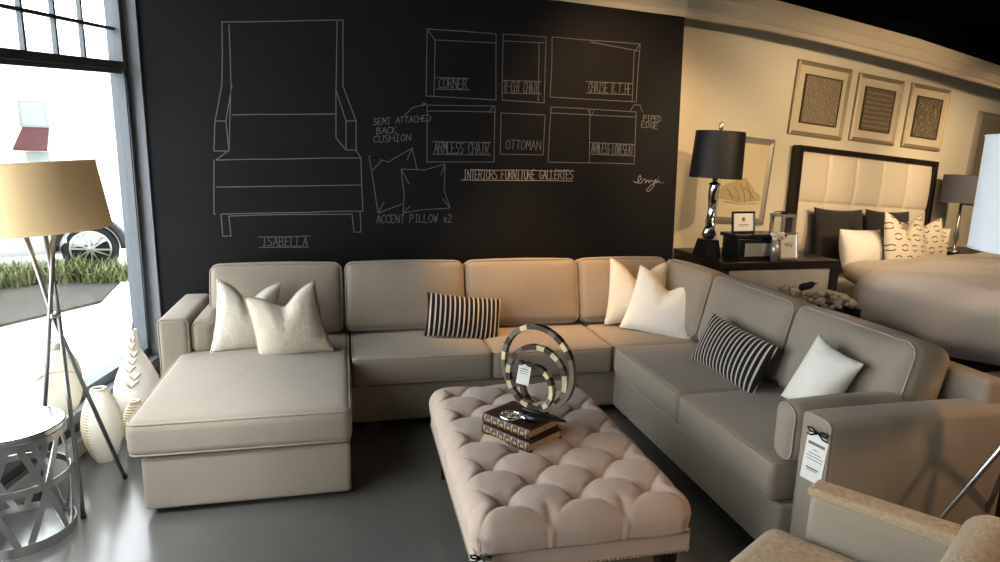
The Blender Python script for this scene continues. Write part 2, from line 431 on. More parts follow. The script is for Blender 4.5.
# ---- chalk drawings on the black wall
CHALK = {
 'armchair_sketch': [[(0.189,2.407),(0.37,2.42),(0.553,2.435),(0.742,2.452),(0.933,2.467)],[(0.189,2.407),(0.181,2.217),(0.167,2.024),(0.112,1.791),(0.095,1.607),(0.187,1.609),(0.204,1.818),(0.222,2.026),(0.227,2.211),(0.23,2.392)],[(0.112,1.797),(0.179,1.8),(0.187,1.609)],[(0.179,1.8),(0.228,2.027)],[(0.895,2.458),(0.887,2.244),(0.877,2.023),(0.938,1.824),(1.004,1.826),(1,1.633),(0.933,1.632),(0.869,1.71),(0.877,2.023)],[(0.933,2.467),(0.928,2.261),(0.923,2.05),(1.004,1.826)],[(0.938,1.824),(0.933,1.632)],[(0.218,1.839),(0.374,1.848),(0.534,1.853),(0.7,1.86),(0.867,1.867)],[(0.181,1.609),(0.104,1.549),(0.283,1.557),(0.465,1.561),(0.652,1.569),(0.839,1.577),(1.032,1.58),(1,1.633)],[(0.092,1.549),(0.081,1.378),(0.071,1.196),(0.083,1.196)],[(1.032,1.58),(1.033,1.398),(1.039,1.217)],[(0.094,1.374),(0.27,1.377),(0.458,1.383),(0.645,1.387),(0.836,1.392),(1.029,1.397)],[(0.114,1.196),(0.292,1.201),(0.472,1.205),(0.658,1.207),(0.844,1.215),(1.039,1.217)],[(0.114,1.196),(0.118,1.049),(0.169,1.049),(0.163,1.183),(0.356,1.19),(0.559,1.194),(0.757,1.194),(0.964,1.196),(0.975,1.071),(1.023,1.07),(1.019,1.21)]],
 'chair_name_lettering': [[(0.377,0.981),(0.382,1.041)],[(0.371,1.041),(0.39,1.041)],[(0.366,0.978),(0.386,0.981)],[(0.433,1.033),(0.418,1.04),(0.405,1.029),(0.406,1.016),(0.424,1.004),(0.427,0.991),(0.418,0.98),(0.395,0.984)],[(0.435,0.978),(0.456,1.04),(0.466,0.977)],[(0.443,1.002),(0.464,1.001)],[(0.473,0.975),(0.48,1.04),(0.499,1.036),(0.502,1.025),(0.494,1.012),(0.478,1.009)],[(0.494,1.011),(0.504,0.995),(0.5,0.981),(0.474,0.978)],[(0.544,1.038),(0.519,1.039),(0.512,0.977),(0.539,0.978)],[(0.514,1.009),(0.536,1.01)],[(0.556,1.039),(0.549,0.979),(0.578,0.975)],[(0.594,1.039),(0.589,0.976),(0.616,0.975)],[(0.628,0.975),(0.649,1.038),(0.658,0.976)],[(0.636,0.999),(0.655,1)],[(0.34,1.041),(0.508,1.041),(0.678,1.045)],[(0.343,0.969),(0.504,0.969),(0.669,0.968)]],
 'cushion_note_lettering': [[(1.144,1.842),(1.135,1.847),(1.125,1.839),(1.124,1.827),(1.141,1.823),(1.143,1.813),(1.133,1.805),(1.12,1.808)],[(1.174,1.849),(1.153,1.849),(1.15,1.807),(1.172,1.808)],[(1.151,1.828),(1.167,1.828)],[(1.179,1.809),(1.185,1.852),(1.195,1.827),(1.206,1.855),(1.201,1.81)],[(1.222,1.814),(1.224,1.857)],[(1.216,1.856),(1.231,1.855)],[(1.215,1.812),(1.228,1.814)],[(1.27,1.818),(1.286,1.862),(1.296,1.821)],[(1.277,1.835),(1.292,1.836)],[(1.303,1.862),(1.327,1.867)],[(1.313,1.863),(1.312,1.823)],[(1.333,1.864),(1.356,1.868)],[(1.345,1.867),(1.341,1.826)],[(1.363,1.826),(1.378,1.871),(1.386,1.83)],[(1.366,1.845),(1.383,1.845)],[(1.419,1.867),(1.408,1.873),(1.398,1.864),(1.394,1.849),(1.398,1.835),(1.409,1.832),(1.418,1.837)],[(1.423,1.832),(1.424,1.874)],[(1.447,1.836),(1.45,1.877)],[(1.425,1.853),(1.449,1.858)],[(1.479,1.881),(1.455,1.878),(1.454,1.837),(1.477,1.84)],[(1.454,1.857),(1.471,1.859)],[(1.483,1.838),(1.486,1.882),(1.5,1.879),(1.512,1.863),(1.5,1.844),(1.486,1.84)],[(1.141,1.745),(1.142,1.785),(1.163,1.784),(1.163,1.779),(1.158,1.77),(1.14,1.766)],[(1.159,1.767),(1.168,1.758),(1.162,1.748),(1.14,1.744)],[(1.175,1.747),(1.193,1.789),(1.205,1.747)],[(1.181,1.765),(1.2,1.765)],[(1.241,1.787),(1.23,1.794),(1.216,1.784),(1.211,1.77),(1.217,1.753),(1.226,1.751),(1.239,1.756)],[(1.246,1.75),(1.248,1.795)],[(1.273,1.795),(1.246,1.77),(1.276,1.753)],[(1.151,1.726),(1.139,1.732),(1.124,1.723),(1.119,1.707),(1.123,1.691),(1.136,1.688),(1.149,1.693)],[(1.159,1.733),(1.154,1.702),(1.164,1.689),(1.176,1.69),(1.185,1.704),(1.186,1.737)],[(1.222,1.732),(1.208,1.736),(1.196,1.73),(1.198,1.718),(1.216,1.712),(1.221,1.702),(1.209,1.692),(1.194,1.693)],[(1.227,1.695),(1.229,1.738)],[(1.259,1.698),(1.259,1.741)],[(1.231,1.718),(1.259,1.722)],[(1.28,1.699),(1.283,1.741)],[(1.273,1.744),(1.293,1.744)],[(1.272,1.697),(1.29,1.698)],[(1.322,1.747),(1.308,1.734),(1.304,1.719),(1.309,1.706),(1.319,1.701),(1.328,1.707),(1.333,1.726),(1.331,1.741),(1.319,1.745)],[(1.341,1.702),(1.344,1.748),(1.37,1.706),(1.372,1.748)],[(1.334,1.876),(1.382,1.925),(1.478,1.955)],[(1.45,1.964),(1.478,1.955),(1.454,1.941)]],
 'pillow_sketch': [[(1.086,1.595),(1.215,1.556),(1.381,1.655),(1.415,1.505)],[(1.086,1.595),(1.116,1.399),(1.142,1.203),(1.309,1.267)],[(1.086,1.595),(1.174,1.569),(1.112,1.5)],[(1.381,1.655),(1.346,1.573)],[(1.142,1.203),(1.184,1.28)],[(1.304,1.51),(1.471,1.506),(1.613,1.55),(1.607,1.367),(1.651,1.24),(1.436,1.225),(1.316,1.204),(1.324,1.33),(1.304,1.51)],[(1.304,1.51),(1.359,1.407)],[(1.613,1.55),(1.585,1.473)],[(1.651,1.24),(1.6,1.304)],[(1.316,1.204),(1.365,1.253)]],
 'pillow_note_lettering': [[(1.131,1.134),(1.148,1.19),(1.157,1.135)],[(1.137,1.153),(1.152,1.157)],[(1.192,1.18),(1.184,1.191),(1.169,1.179),(1.164,1.159),(1.169,1.141),(1.178,1.134),(1.189,1.142)],[(1.226,1.18),(1.215,1.191),(1.203,1.179),(1.197,1.158),(1.201,1.141),(1.211,1.135),(1.223,1.14)],[(1.258,1.19),(1.233,1.192),(1.229,1.135),(1.253,1.134)],[(1.231,1.163),(1.249,1.163)],[(1.263,1.136),(1.265,1.19),(1.287,1.135),(1.291,1.19)],[(1.3,1.191),(1.326,1.192)],[(1.313,1.194),(1.309,1.135)],[(1.361,1.135),(1.367,1.194),(1.387,1.19),(1.39,1.178),(1.383,1.166),(1.364,1.161)],[(1.41,1.137),(1.414,1.195)],[(1.406,1.193),(1.42,1.194)],[(1.4,1.138),(1.418,1.137)],[(1.434,1.194),(1.429,1.138),(1.456,1.137)],[(1.466,1.195),(1.463,1.137),(1.489,1.136)],[(1.516,1.194),(1.502,1.184),(1.497,1.164),(1.504,1.143),(1.512,1.139),(1.522,1.144),(1.527,1.166),(1.521,1.188),(1.513,1.193)],[(1.535,1.195),(1.54,1.139),(1.549,1.179),(1.552,1.139),(1.563,1.198)],[(1.604,1.139),(1.627,1.174)],[(1.605,1.173),(1.626,1.138)],[(1.639,1.184),(1.648,1.198),(1.659,1.187),(1.658,1.172),(1.635,1.14),(1.664,1.137)]],
 'sofa_plan_sketch': [[(1.484,2.445),(1.72,2.445),(1.962,2.442),(1.966,2.222),(1.972,2.001),(1.721,2.005),(1.478,2.008),(1.482,2.229),(1.484,2.445)],[(1.533,2.01),(1.536,2.196),(1.539,2.378),(1.744,2.38),(1.957,2.382)],[(1.484,2.445),(1.539,2.378)],[(1.525,2.39),(1.539,2.378)],[(2.012,2.445),(2.324,2.443),(2.325,2.22),(2.326,1.994),(2.016,2.002),(2.013,2.225),(2.012,2.445)],[(2.013,2.399),(2.318,2.403)],[(2.274,2.4),(2.278,2.205),(2.281,2.006)],[(2.368,2.446),(2.589,2.441),(2.812,2.44),(3.041,2.437),(3.037,2.233),(3.038,2.028),(2.81,2.031),(2.586,2.033),(2.369,2.037),(2.374,2.243),(2.368,2.446)],[(2.654,2.429),(3.029,2.388)],[(3.041,2.437),(2.998,2.379),(3.005,2.034)],[(1.485,1.948),(1.723,1.953),(1.966,1.959),(1.965,1.766),(1.967,1.57),(1.722,1.567),(1.485,1.561),(1.485,1.756),(1.485,1.948)],[(1.485,1.908),(1.719,1.915),(1.96,1.918)],[(1.951,1.959),(1.93,1.924)],[(2.011,1.913),(2.337,1.91),(2.332,1.627),(2.01,1.627),(2.011,1.913)],[(2.38,1.968),(2.596,1.966),(2.818,1.961),(3.043,1.956),(3.048,1.765),(3.052,1.575),(2.822,1.578),(2.594,1.576),(2.372,1.577),(2.374,1.778),(2.38,1.968)],[(2.381,1.926),(2.595,1.924),(2.815,1.921),(3.037,1.919)],[(2.678,1.964),(2.685,1.771),(2.691,1.576)],[(2.663,1.957),(2.689,1.915),(2.71,1.958)],[(2.994,1.961),(3.023,2.006),(3.071,2.007),(3.091,1.957)]],
 'sofa_plan_lettering': [[(1.595,2.121),(1.584,2.132),(1.572,2.118),(1.566,2.097),(1.57,2.072),(1.58,2.064),(1.592,2.073)],[(1.613,2.13),(1.603,2.118),(1.598,2.094),(1.604,2.072),(1.611,2.067),(1.621,2.074),(1.627,2.099),(1.622,2.123),(1.614,2.133)],[(1.631,2.065),(1.634,2.133),(1.655,2.13),(1.657,2.116),(1.652,2.102),(1.631,2.098)],[(1.643,2.099),(1.658,2.064)],[(1.664,2.067),(1.669,2.133),(1.693,2.067),(1.694,2.132)],[(1.727,2.133),(1.702,2.133),(1.698,2.066),(1.725,2.066)],[(1.7,2.099),(1.72,2.099)],[(1.733,2.066),(1.736,2.131),(1.758,2.129),(1.758,2.116),(1.752,2.104),(1.734,2.1)],[(1.745,2.1),(1.76,2.067)],[(1.547,2.134),(1.777,2.137)],[(1.547,2.057),(1.778,2.061)],[(2.034,2.057),(2.034,2.13),(2.049,2.128),(2.05,2.112),(2.044,2.1),(2.032,2.097)],[(2.039,2.094),(2.049,2.058)],[(2.058,2.097),(2.072,2.096)],[(2.097,2.122),(2.091,2.134),(2.081,2.117),(2.08,2.091),(2.081,2.067),(2.088,2.059),(2.097,2.067)],[(2.102,2.059),(2.102,2.133)],[(2.12,2.058),(2.123,2.135)],[(2.104,2.098),(2.118,2.098)],[(2.125,2.134),(2.147,2.135)],[(2.136,2.135),(2.134,2.06)],[(2.193,2.124),(2.183,2.133),(2.175,2.119),(2.171,2.094),(2.173,2.067),(2.184,2.059),(2.19,2.068)],[(2.193,2.058),(2.196,2.136)],[(2.214,2.06),(2.214,2.135)],[(2.196,2.096),(2.213,2.101)],[(2.22,2.061),(2.228,2.135),(2.236,2.059)],[(2.221,2.089),(2.232,2.088)],[(2.251,2.06),(2.254,2.138)],[(2.246,2.135),(2.258,2.136)],[(2.246,2.06),(2.256,2.061)],[(2.266,2.061),(2.266,2.138),(2.283,2.133),(2.283,2.118),(2.279,2.103),(2.265,2.098)],[(2.275,2.099),(2.285,2.061)],[(2.013,2.135),(2.298,2.141)],[(2.015,2.05),(2.301,2.055)],[(2.68,2.141),(2.671,2.153),(2.664,2.139),(2.658,2.116),(2.665,2.091),(2.672,2.083),(2.68,2.094)],[(2.683,2.083),(2.684,2.154)],[(2.705,2.083),(2.704,2.155)],[(2.686,2.119),(2.704,2.12)],[(2.711,2.085),(2.72,2.153),(2.731,2.083)],[(2.713,2.113),(2.726,2.11)],[(2.746,2.082),(2.747,2.155)],[(2.741,2.154),(2.752,2.152)],[(2.738,2.082),(2.754,2.086)],[(2.781,2.147),(2.771,2.154),(2.763,2.143),(2.764,2.128),(2.78,2.112),(2.781,2.096),(2.777,2.085),(2.761,2.089)],[(2.807,2.154),(2.786,2.152),(2.787,2.083),(2.809,2.084)],[(2.787,2.118),(2.802,2.118)],[(2.84,2.08),(2.84,2.153),(2.856,2.15),(2.856,2.136),(2.855,2.123),(2.839,2.119)],[(2.847,2.116),(2.861,2.083)],[(2.873,2.083),(2.876,2.088)],[(2.891,2.151),(2.914,2.152)],[(2.903,2.151),(2.901,2.085)],[(2.926,2.083),(2.928,2.088)],[(2.945,2.081),(2.943,2.154)],[(2.966,2.083),(2.964,2.154)],[(2.941,2.117),(2.964,2.118)],[(2.989,2.154),(2.968,2.152),(2.971,2.083)],[(2.973,2.12),(2.985,2.119)],[(2.638,2.156),(3.005,2.158)],[(2.642,2.076),(3.01,2.077)],[(1.536,1.622),(1.551,1.7),(1.561,1.624)],[(1.542,1.652),(1.558,1.655)],[(1.566,1.624),(1.569,1.7),(1.59,1.697),(1.589,1.683),(1.586,1.667),(1.571,1.663)],[(1.579,1.662),(1.591,1.624)],[(1.598,1.625),(1.603,1.701),(1.613,1.655),(1.623,1.704),(1.621,1.626)],[(1.63,1.701),(1.626,1.625),(1.65,1.624)],[(1.682,1.7),(1.66,1.7),(1.656,1.624),(1.681,1.625)],[(1.66,1.664),(1.675,1.66)],[(1.713,1.693),(1.701,1.701),(1.692,1.688),(1.692,1.668),(1.707,1.657),(1.709,1.641),(1.703,1.625),(1.686,1.63)],[(1.745,1.693),(1.734,1.703),(1.725,1.689),(1.721,1.669),(1.738,1.657),(1.739,1.641),(1.73,1.624),(1.718,1.632)],[(1.805,1.689),(1.795,1.701),(1.783,1.688),(1.779,1.66),(1.784,1.632),(1.793,1.626),(1.804,1.634)],[(1.809,1.625),(1.81,1.702)],[(1.832,1.626),(1.837,1.704)],[(1.812,1.664),(1.835,1.664)],[(1.841,1.626),(1.853,1.702),(1.864,1.625)],[(1.846,1.656),(1.861,1.655)],[(1.883,1.625),(1.886,1.703)],[(1.878,1.701),(1.892,1.703)],[(1.874,1.627),(1.89,1.625)],[(1.903,1.626),(1.905,1.702),(1.924,1.702),(1.926,1.683),(1.919,1.668),(1.904,1.665)],[(1.912,1.663),(1.924,1.627)],[(1.52,1.703),(1.729,1.703),(1.942,1.707)],[(1.52,1.617),(1.732,1.617),(1.944,1.619)],[(2.069,1.726),(2.053,1.714),(2.051,1.691),(2.054,1.669),(2.064,1.663),(2.078,1.671),(2.08,1.695),(2.077,1.717),(2.068,1.726)],[(2.089,1.727),(2.12,1.729)],[(2.106,1.728),(2.103,1.663)],[(2.127,1.726),(2.159,1.725)],[(2.144,1.725),(2.142,1.663)],[(2.182,1.727),(2.169,1.713),(2.167,1.691),(2.169,1.668),(2.18,1.663),(2.19,1.67),(2.197,1.694),(2.192,1.717),(2.181,1.726)],[(2.203,1.662),(2.207,1.727),(2.219,1.689),(2.232,1.728),(2.235,1.661)],[(2.241,1.662),(2.257,1.727),(2.273,1.662)],[(2.249,1.689),(2.266,1.687)],[(2.281,1.66),(2.282,1.727),(2.313,1.665),(2.311,1.723)],[(2.704,1.649),(2.713,1.722),(2.721,1.65)],[(2.71,1.676),(2.719,1.677)],[(2.724,1.649),(2.725,1.721),(2.737,1.718),(2.741,1.702),(2.738,1.69),(2.725,1.683)],[(2.734,1.686),(2.745,1.648)],[(2.747,1.649),(2.75,1.721),(2.755,1.678),(2.76,1.72),(2.763,1.646)],[(2.766,1.721),(2.769,1.647),(2.782,1.646)],[(2.804,1.719),(2.789,1.719),(2.788,1.647),(2.805,1.646)],[(2.789,1.682),(2.8,1.683)],[(2.822,1.713),(2.818,1.72),(2.81,1.708),(2.811,1.689),(2.823,1.677),(2.826,1.661),(2.818,1.646),(2.81,1.653)],[(2.844,1.712),(2.839,1.718),(2.834,1.708),(2.832,1.692),(2.845,1.676),(2.846,1.661),(2.837,1.645),(2.829,1.65)],[(2.873,1.717),(2.872,1.644),(2.886,1.643)],[(2.901,1.719),(2.894,1.704),(2.893,1.679),(2.895,1.652),(2.901,1.644),(2.908,1.652),(2.91,1.679),(2.904,1.709),(2.902,1.719)],[(2.914,1.717),(2.921,1.645),(2.931,1.718)],[(2.952,1.714),(2.935,1.718),(2.935,1.644),(2.949,1.644)],[(2.935,1.681),(2.948,1.679)],[(2.973,1.71),(2.965,1.717),(2.958,1.707),(2.955,1.686),(2.969,1.674),(2.973,1.658),(2.967,1.641),(2.957,1.649)],[(2.991,1.716),(2.978,1.716),(2.978,1.644),(2.994,1.644)],[(2.977,1.68),(2.99,1.678)],[(2.999,1.643),(3.007,1.715),(3.017,1.641)],[(3.001,1.671),(3.012,1.671)],[(3.02,1.715),(3.036,1.715)],[(3.027,1.716),(3.029,1.643)],[(2.683,1.725),(3.051,1.719)],[(2.688,1.641),(3.057,1.634)]],
 'edge_note_lettering': [[(3.105,1.894),(3.104,1.936),(3.124,1.933),(3.128,1.926),(3.126,1.914),(3.105,1.913)],[(3.147,1.892),(3.147,1.935)],[(3.137,1.932),(3.155,1.934)],[(3.139,1.892),(3.156,1.892)],[(3.166,1.891),(3.166,1.935),(3.185,1.934),(3.189,1.923),(3.182,1.913),(3.164,1.91)],[(3.216,1.933),(3.196,1.933),(3.198,1.89),(3.216,1.89)],[(3.194,1.914),(3.211,1.914)],[(3.224,1.891),(3.222,1.935),(3.237,1.93),(3.249,1.911),(3.242,1.895),(3.223,1.892)],[(3.117,1.889),(3.093,1.892),(3.093,1.846),(3.119,1.845)],[(3.094,1.869),(3.112,1.87)],[(3.13,1.846),(3.128,1.888),(3.145,1.883),(3.155,1.866),(3.148,1.848),(3.129,1.845)],[(3.19,1.878),(3.18,1.887),(3.166,1.877),(3.165,1.862),(3.169,1.848),(3.18,1.843),(3.191,1.849),(3.192,1.859),(3.178,1.863)],[(3.224,1.881),(3.196,1.884),(3.197,1.84),(3.224,1.837)],[(3.197,1.864),(3.218,1.861)]],
 'gallery_name_lettering': [[(1.758,1.448),(1.758,1.513)],[(1.754,1.509),(1.766,1.511)],[(1.748,1.448),(1.763,1.445)],[(1.774,1.447),(1.776,1.51),(1.796,1.448),(1.797,1.51)],[(1.804,1.511),(1.828,1.511)],[(1.814,1.51),(1.813,1.447)],[(1.852,1.51),(1.831,1.51),(1.829,1.448),(1.849,1.448)],[(1.829,1.479),(1.844,1.48)],[(1.855,1.447),(1.858,1.51),(1.878,1.509),(1.878,1.496),(1.873,1.482),(1.859,1.478)],[(1.868,1.481),(1.878,1.448)],[(1.895,1.448),(1.898,1.513)],[(1.89,1.51),(1.905,1.51)],[(1.888,1.447),(1.904,1.447)],[(1.924,1.512),(1.915,1.501),(1.913,1.477),(1.916,1.455),(1.924,1.449),(1.931,1.456),(1.936,1.48),(1.931,1.505),(1.924,1.512)],[(1.938,1.449),(1.94,1.512),(1.959,1.51),(1.962,1.495),(1.955,1.484),(1.939,1.481)],[(1.949,1.48),(1.962,1.449)],[(1.989,1.508),(1.98,1.513),(1.97,1.503),(1.973,1.485),(1.988,1.475),(1.99,1.461),(1.981,1.449),(1.966,1.455)],[(2.047,1.516),(2.026,1.514),(2.024,1.45)],[(2.025,1.483),(2.041,1.484)],[(2.056,1.515),(2.054,1.471),(2.061,1.449),(2.068,1.45),(2.076,1.471),(2.076,1.515)],[(2.081,1.449),(2.084,1.515),(2.101,1.512),(2.102,1.501),(2.096,1.488),(2.081,1.483)],[(2.091,1.482),(2.104,1.451)],[(2.108,1.451),(2.111,1.517),(2.13,1.451),(2.135,1.515)],[(2.15,1.454),(2.15,1.515)],[(2.145,1.514),(2.156,1.516)],[(2.14,1.452),(2.155,1.451)],[(2.168,1.518),(2.19,1.516)],[(2.181,1.517),(2.176,1.452)],[(2.197,1.517),(2.195,1.471),(2.201,1.451),(2.209,1.45),(2.217,1.473),(2.218,1.518)],[(2.222,1.453),(2.223,1.517),(2.243,1.515),(2.245,1.502),(2.24,1.489),(2.223,1.485)],[(2.233,1.486),(2.246,1.452)],[(2.273,1.519),(2.254,1.518),(2.253,1.45),(2.272,1.453)],[(2.252,1.484),(2.27,1.487)],[(2.335,1.509),(2.325,1.519),(2.315,1.507),(2.31,1.481),(2.314,1.461),(2.325,1.455),(2.333,1.466),(2.333,1.483),(2.323,1.483)],[(2.339,1.454),(2.352,1.519),(2.363,1.455)],[(2.344,1.477),(2.358,1.479)],[(2.369,1.52),(2.369,1.454),(2.389,1.454)],[(2.4,1.522),(2.397,1.455),(2.417,1.454)],[(2.451,1.52),(2.429,1.523),(2.426,1.456),(2.449,1.455)],[(2.427,1.487),(2.444,1.486)],[(2.458,1.454),(2.455,1.519),(2.476,1.52),(2.478,1.505),(2.473,1.491),(2.455,1.487)],[(2.467,1.489),(2.481,1.456)],[(2.496,1.455),(2.498,1.523)],[(2.49,1.521),(2.504,1.522)],[(2.49,1.456),(2.503,1.457)],[(2.537,1.521),(2.513,1.521),(2.516,1.457),(2.538,1.458)],[(2.516,1.487),(2.533,1.492)],[(2.568,1.517),(2.557,1.521),(2.548,1.511),(2.546,1.497),(2.563,1.484),(2.569,1.471),(2.558,1.456),(2.543,1.461)],[(1.728,1.439),(1.931,1.44),(2.146,1.441),(2.355,1.443),(2.572,1.442)],[(1.793,1.514),(1.984,1.512),(2.178,1.517),(2.376,1.512),(2.576,1.515)]],
 'signature_lettering': [[(3.053,1.448),(3.079,1.433),(3.118,1.463),(3.107,1.493),(3.092,1.471),(3.095,1.433),(3.12,1.433),(3.142,1.464),(3.159,1.456),(3.153,1.434),(3.176,1.457),(3.186,1.434),(3.201,1.457),(3.219,1.442),(3.242,1.465),(3.221,1.404),(3.183,1.366),(3.165,1.381),(3.204,1.419),(3.251,1.45),(3.265,1.488),(3.244,1.435),(3.268,1.45),(3.278,1.435)],[(3.294,1.439),(3.303,1.435)]],
}

def ribbon(polys,w=.0065):
    V=[];F=[]
    for pl in polys:
        for (a,b) in zip(pl,pl[1:]):
            dx,dz=b[0]-a[0],b[1]-a[1]; L=math.hypot(dx,dz)
            if L<1e-5: continue
            nx,nz=-dz/L*w/2,dx/L*w/2; ex,ez=dx/L*w*.3,dz/L*w*.3; n=len(V)
            V+=[(a[0]-nx-ex,-.003,a[1]-nz-ez),(b[0]-nx+ex,-.003,b[1]-nz+ez),(b[0]+nx+ex,-.003,b[1]+nz+ez),(a[0]+nx-ex,-.003,a[1]+nz-ez)]
            F.append((n,n+1,n+2,n+3))
    return V,F
CH_LAB={'armchair_sketch':'chalk outline of a tall armchair','chair_name_lettering':'underlined chalk word ISABELLA','cushion_note_lettering':'chalk note SEMI ATTACHED BACK CUSHION with arrow',
 'pillow_sketch':'chalk outline of two accent pillows','pillow_note_lettering':'chalk note ACCENT PILLOW x2','sofa_plan_sketch':'chalk plan of six sofa modules','sofa_plan_lettering':'chalk names of the sofa modules',
 'edge_note_lettering':'chalk note PIPED EDGE','gallery_name_lettering':'underlined chalk words INTERIORS FURNITURE GALLERIES','signature_lettering':'small chalk signature'}
for k,pl in CHALK.items():
    big=k.endswith('sketch')
    V,F=ribbon(pl,.0062 if k=='armchair_sketch' else (.0054 if big else .0052))
    o=link(k,V,F,CHALK_B if k in('gallery_name_lettering','signature_lettering') else CHALK_M,wb,smooth=False,mi=[0]*len(F)); o['label']=CH_LAB[k]

# ------------------------------------------------------------------ outside
GZ=-.12
PAVE=mat('pale_pavement',(.80,.79,.77),.85,var=(3,.08)); MULCH=mat('grey_mulch',(.05,.045,.038),.95,var=(25,.7)); GRASSM=mat('grass_green',(.13,.15,.06),.8,var=(9,.5))
ASPH=mat('asphalt',(.30,.30,.30),.9,var=(30,.2))
struct(link('ground_pavement',*box(-40,-.3,-12,60,GZ-.1,GZ),PAVE,smooth=False),'bright pavement outside')
bed=[(-1.75,3.25),(-2.45,2.1),(-4.5,0.2),(-6.5,2.0),(-3.9,5.6),(-2.0,5.2)]
mv=[(x,y,z) for z in (GZ,GZ+.03) for x,y in bed]; n=len(bed)
mulch=link('mulch_bed',mv,[tuple(range(n))[::-1],tuple(n+i for i in range(n))]+[(i,(i+1)%n,n+(i+1)%n,n+i) for i in range(n)],MULCH,smooth=False)
tag(mulch,'grey mulch bed between the pavement and the parked car','mulch bed'); mulch['kind']='structure'
def tuft(nb,h,rad):
    V=[];F=[]
    for i in range(nb):
        a=random.uniform(0,2*PI); r=rad*math.sqrt(random.random()); x,y=r*math.cos(a),r*math.sin(a)
        hh=h*random.uniform(.35,1.1); l=random.uniform(.15,.7)*h; b=random.uniform(0,2*PI); w=.012
        n=len(V); nx,ny=-math.sin(b)*w,math.cos(b)*w
        for t,ww in ((0,1),(.5,.8),(1,.1)):
            px=x+math.cos(b)*l*t*t; py=y+math.sin(b)*l*t*t; pz=hh*(t-.15*t*t)
            V+=[(px-nx*ww,py-ny*ww,pz),(px+nx*ww,py+ny*ww,pz)]
        F+=[(n,n+1,n+3,n+2),(n+2,n+3,n+5,n+4)]
    return V,F
gspots=[(-2.05,4.55,.30,'rightmost green grass clump by the window jamb, below the car wheel'),(-2.55,4.6,.34,'green grass clump left of the car wheel'),(-3.05,4.35,.34,'green grass clump seen between the lamp legs'),(-3.4,3.9,.28,'leftmost green grass clump in the mulch bed')]
for x,y,h,lb in gspots:
    o=link('grass_clump',*tuft(300,h,.33),GRASSM,loc=(x,y,GZ+.02),mi=None,smooth=False); tag(o,lb,'grass','grass clumps in the mulch bed')
# parked car, seen behind the lamp
CARP=mat('white_car_paint',(.72,.72,.72),.2,coat=.5); TYRE=mat('tyre_rubber',(.02,.02,.02),.8); CARG=mat('car_glass',(.03,.035,.04),.1); BLP=mat('black_car_trim',(.03,.03,.03),.4)
car=empty('parked_car',(-4.0,5.6,GZ),(0,0,math.radians(17)),'white parked car with dark wheel arch and silver spoked wheel, outside the window','car')
def carbody():
    sec=[(-2.2,.35,.85,.75),(-2.05,.3,.95,.86),(-1.3,.28,1.0,.9),(-.6,.26,1.0,.92),(.4,.26,1.0,.92),(1.1,.28,.98,.9),(1.75,.30,.92,.86),(2.05,.36,.78,.72)]
    V=[];F=[]
    for x,z0,z1,hw in sec:
        for y,z in ((-hw*.92,z0),(-hw,z0+.15),(-hw,z1-.18),(-hw*.9,z1),(hw*.9,z1),(hw,z1-.18),(hw,z0+.15),(hw*.92,z0)): V.append((x,y,z))
    m=8
    for i in range(len(sec)-1):
        for k in range(m): F.append((i*m+k,i*m+(k+1)%m,(i+1)*m+(k+1)%m,(i+1)*m+k))
    F+= [tuple(range(m)),tuple((len(sec)-1)*m+k for k in range(m))]
    return V,F
link('body',*carbody(),CARP,car,auto=40)
cab=[(-1.9,.95,.78,.0),(-1.3,1.42,.66,0),(.1,1.45,.66,0),(.95,.98,.8,0)]
V=[];F=[]
for x,z,hw,_ in cab: V+=[(x,-hw,z),(x,hw,z)]
for x,z,hw,_ in ((-1.9,.93,.86,0),(.95,.93,.88,0)): V+=[(x,-hw,z),(x,hw,z)]
F=[(0,1,3,2),(2,3,5,4),(4,5,7,6),(0,2,4,6,10,8),(1,9,11,7,5,3)]
link('cabin',V,F,CARG,car,smooth=False)
for x in (-1.35,1.36):
    for sy in (-1,1):
        w=MB(); M=Tm(x,sy*.80,.33)@Matrix.Rotation(PI/2,4,'X')
        w.add(lathe([(.0,-.1),(.2,-.1),(.31,-.1),(.34,-.07),(.34,.07),(.31,.1),(.26,.1),(.24,.06),(0,.06)],36),M,0)
        wh=w.out('wheel',TYRE,car,auto=40)
        h=MB()
        h.add(lathe([(.225,-.112),(.25,-.112),(.25,-.09),(.225,-.09),(.225,-.112)],32,cap=False),M); h.add(lathe([(0,-.115),(.05,-.112),(.05,-.09)],16),M)
        h.add(lathe([(.225,.112),(.25,.112),(.25,.09),(.225,.09),(.225,.112)],32,cap=False),M); h.add(lathe([(.05,.09),(.05,.112),(0,.115)],16),M)
        for k in range(12):
            for sd in (-.105,.105): h.add(box(.04,.235,-.011,.011,sd-.006,sd+.006),M@Rz(k*PI/6+(.08 if k%2 else -.08)))
        h.out('rim',STEEL,wh,auto=40)
        a=[(x+.41*math.cos(t),sy*.915,.33+.41*math.sin(t)) for t in [PI*i/16 for i in range(17)]]
        tb=tube(a,.055,6); link('wheel_arch',*tb,BLP,car)
